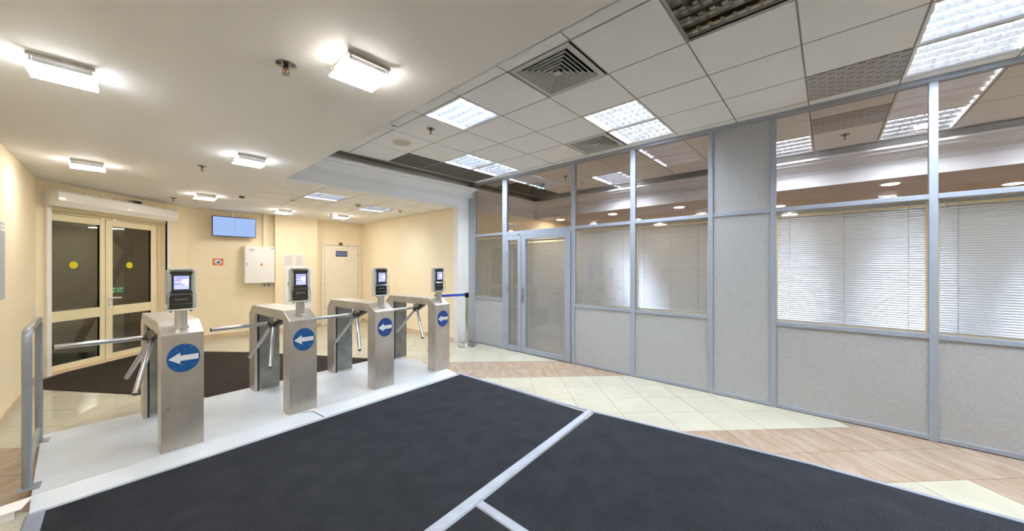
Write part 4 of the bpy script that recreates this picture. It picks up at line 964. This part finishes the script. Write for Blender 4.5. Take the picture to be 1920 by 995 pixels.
bx('hatch_latch', mat('latch_red',(120,40,36),0.4,noise=(9,2),col2=(128,46,42)), h1, -0.225, -0.205, -0.027, -0.022, 0.74, 0.81); bx('hatch_hinge', M_brush, h1, 0.235, 0.25, -0.026, -0.022, 0.5, 0.6); bx('hatch_hinge', M_brush, h2, 0.235, 0.25, -0.026, -0.022, 0.3, 0.4)
sw = thing('light_switch', 'white light switch on the left wall beside the entrance doors', 'light switch', (XL,7.44,0.945))
bx('switch_plate', M_whiteplast, sw, 0.0, 0.012, -0.075, 0.075, -0.04, 0.04, 0.003); bx('switch_rocker', M_whiteplast, sw, 0.012, 0.016, -0.06, -0.005, -0.028, 0.028, 0.002); bx('switch_rocker', M_whiteplast, sw, 0.012, 0.016, 0.005, 0.06, -0.028, 0.028, 0.002)
bd = thing('notice_board', 'grey notice board on the left wall cut by the picture edge', 'notice board', (XL,5.42,1.52))
bx('board', mat('board_grey',(186,188,192),0.4,noise=(4,2),col2=(191,193,197)), bd, 0.0, 0.02, -0.30, 0.30, -0.355, 0.355, 0.003); bx('board_header', M_paper, bd, 0.02, 0.022, 0.10, 0.28, 0.27, 0.33)
# small print lines on the header stay as plain bars
bx('header_line', M_print, bd, 0.022, 0.0225, 0.12, 0.26, 0.30, 0.31)

# ------------------------------------------------------------------ ceiling fittings
M_sprk = mat('sprinkler_chrome', (160,158,156), 0.18, 1.0, noise=(12,2), col2=(130,126,122)); M_copper = mat('sprinkler_bulb', (150,70,50), 0.3, noise=(9,2), col2=(160,80,60))
def sprinkler(x, y, z, label, r=0.045):
    t = thing('sprinkler', label, 'sprinkler', (x,y,z), 0, 'fire sprinklers')
    MB().lathe([(r*0.45,-0.003),(r*0.6,-0.010),(r,-0.006),(r*1.02,0.0)], n=24).build('escutcheon', M_sprk, t, smooth=True)
    MB().cyl((0,0,-0.028),(0,0,-0.002),r*0.22,n=12).build('body', M_sprk, t)
    MB().cyl((0,0,-0.05),(0,0,-0.026),r*0.10,n=8).build('glass_bulb', M_copper, t)
    for s in (-1,1): MB().tube([(s*r*0.2,0,-0.024),(s*r*0.33,0,-0.038),(s*r*0.1,0,-0.054)],r*0.06,6).build('yoke_arm', M_sprk, t)
    MB().cyl((0,0,-0.058),(0,0,-0.054),r*0.40,n=12).build('deflector', M_sprk, t)
sprinkler(0.618,2.275,HS,'large chrome sprinkler in the lower ceiling beside the big warm lamp',0.05)
sprinkler(0.606,5.28,HS,'chrome sprinkler in the lower ceiling left of the cool lamp by the beam')
sprinkler(0.568,8.12,HS,'small sprinkler above the right end of the roller shutter')
sprinkler(3.04,8.04,HS,'small sprinkler in the lobby ceiling by the technical room door lamp')
sprinkler(2.39,3.42,H,'chrome sprinkler in the raised ceiling beside the round speaker')
sprinkler(5.25,3.45,H,'sprinkler behind the glass above the double door'); sprinkler(5.85,-0.15,H,'sprinkler behind the glass right of the tall grey panel')
sd = thing('dome_camera', 'small dark dome camera on the lower ceiling near the screen', 'security camera', (1.28,6.98,HS))
MB().lathe([(0.048,-0.022),(0.058,-0.016),(0.062,0.0)], n=24).build('camera_base', M_whiteplast, sd, smooth=True); MB().lathe([(0.003,-0.052),(0.024,-0.047),(0.038,-0.036),(0.042,-0.022)], n=24).build('camera_dome', M_black, sd, smooth=True)
def detector(x, y, z, label, m, r=0.05):
    t = thing('smoke_detector', label, 'smoke detector', (x,y,z), 0, 'smoke detectors')
    MB().lathe([(r*0.80,-0.030),(r*0.92,-0.026),(r,-0.012),(r,0.0)], n=24).build('detector_base', m, t, smooth=True)
    MB().lathe([(r*0.45,-0.052),(r*0.62,-0.048),(r*0.66,-0.040)], n=24).build('detector_cap', m, t, smooth=True)
    MB().cyl((0,0,-0.041),(0,0,-0.029),r*0.58,n=16).build('detector_slots', M_black, t)
detector(2.03,3.60,H,'smoke detector in the raised ceiling beside the lower ceiling edge',M_whiteplast,0.045)
detector(2.90,6.42,HS,'smoke detector between the two lobby lamps',mat('detector_beige',(206,196,180),0.5,noise=(9,2),col2=(212,202,186)),0.055)
detector(1.93,6.72,HS,'white domed detector in the lobby ceiling below the first lamp',M_whiteplast,0.05)
detector(3.79,6.48,HS,'small beige detector right of the second lobby lamp',MATS['detector_beige'],0.04)
detector(5.85,3.45,H,'detector behind the glass beside the sprinkler above the windows',M_whiteplast,0.05); detector(6.15,-0.80,H,'detector behind the glass right of the perforated panel',M_whiteplast,0.05)
sp = thing('ceiling_speaker', 'round cream loudspeaker grille in the raised ceiling', 'loudspeaker', (2.41,4.085,H))
M_spk = mat('speaker_cream', (206,198,180), 0.6, noise=(200,2), col2=(190,182,164), ramp=(0.45,0.55))
MB().lathe([(0.085,-0.004),(0.098,-0.010),(0.112,-0.008),(0.115,0.0)], n=40).build('speaker_rim', mat('speaker_rim',(212,204,188),0.5,noise=(9,2),col2=(216,208,192)), sp, smooth=True)
MB().lathe([(0.004,-0.009),(0.05,-0.008),(0.088,-0.005),(0.088,-0.001)], n=40).build('speaker_grille', M_spk, sp, smooth=True)
ex = thing('exit_sign', 'small exit indicator with a green light behind the glass above the door', 'exit sign', (5.35,4.15,H))
bx('sign_body', mat('sign_grey',(110,118,112),0.5,noise=(9,2),col2=(116,124,118)), ex, -0.01, 0.01, -0.16, 0.16, -0.19, -0.02, 0.003); bx('sign_hanger', M_brush, ex, -0.004, 0.004, -0.02, 0.02, -0.02, 0.0)
MB().cyl((-0.014,-0.03,-0.10),(-0.010,-0.03,-0.10),0.008,n=10).build('indicator', emat('led_green',(0.1,1.0,0.35),4.0), ex)
# grey stain of a repair patch and similar wear on the tiles stays in the stone material
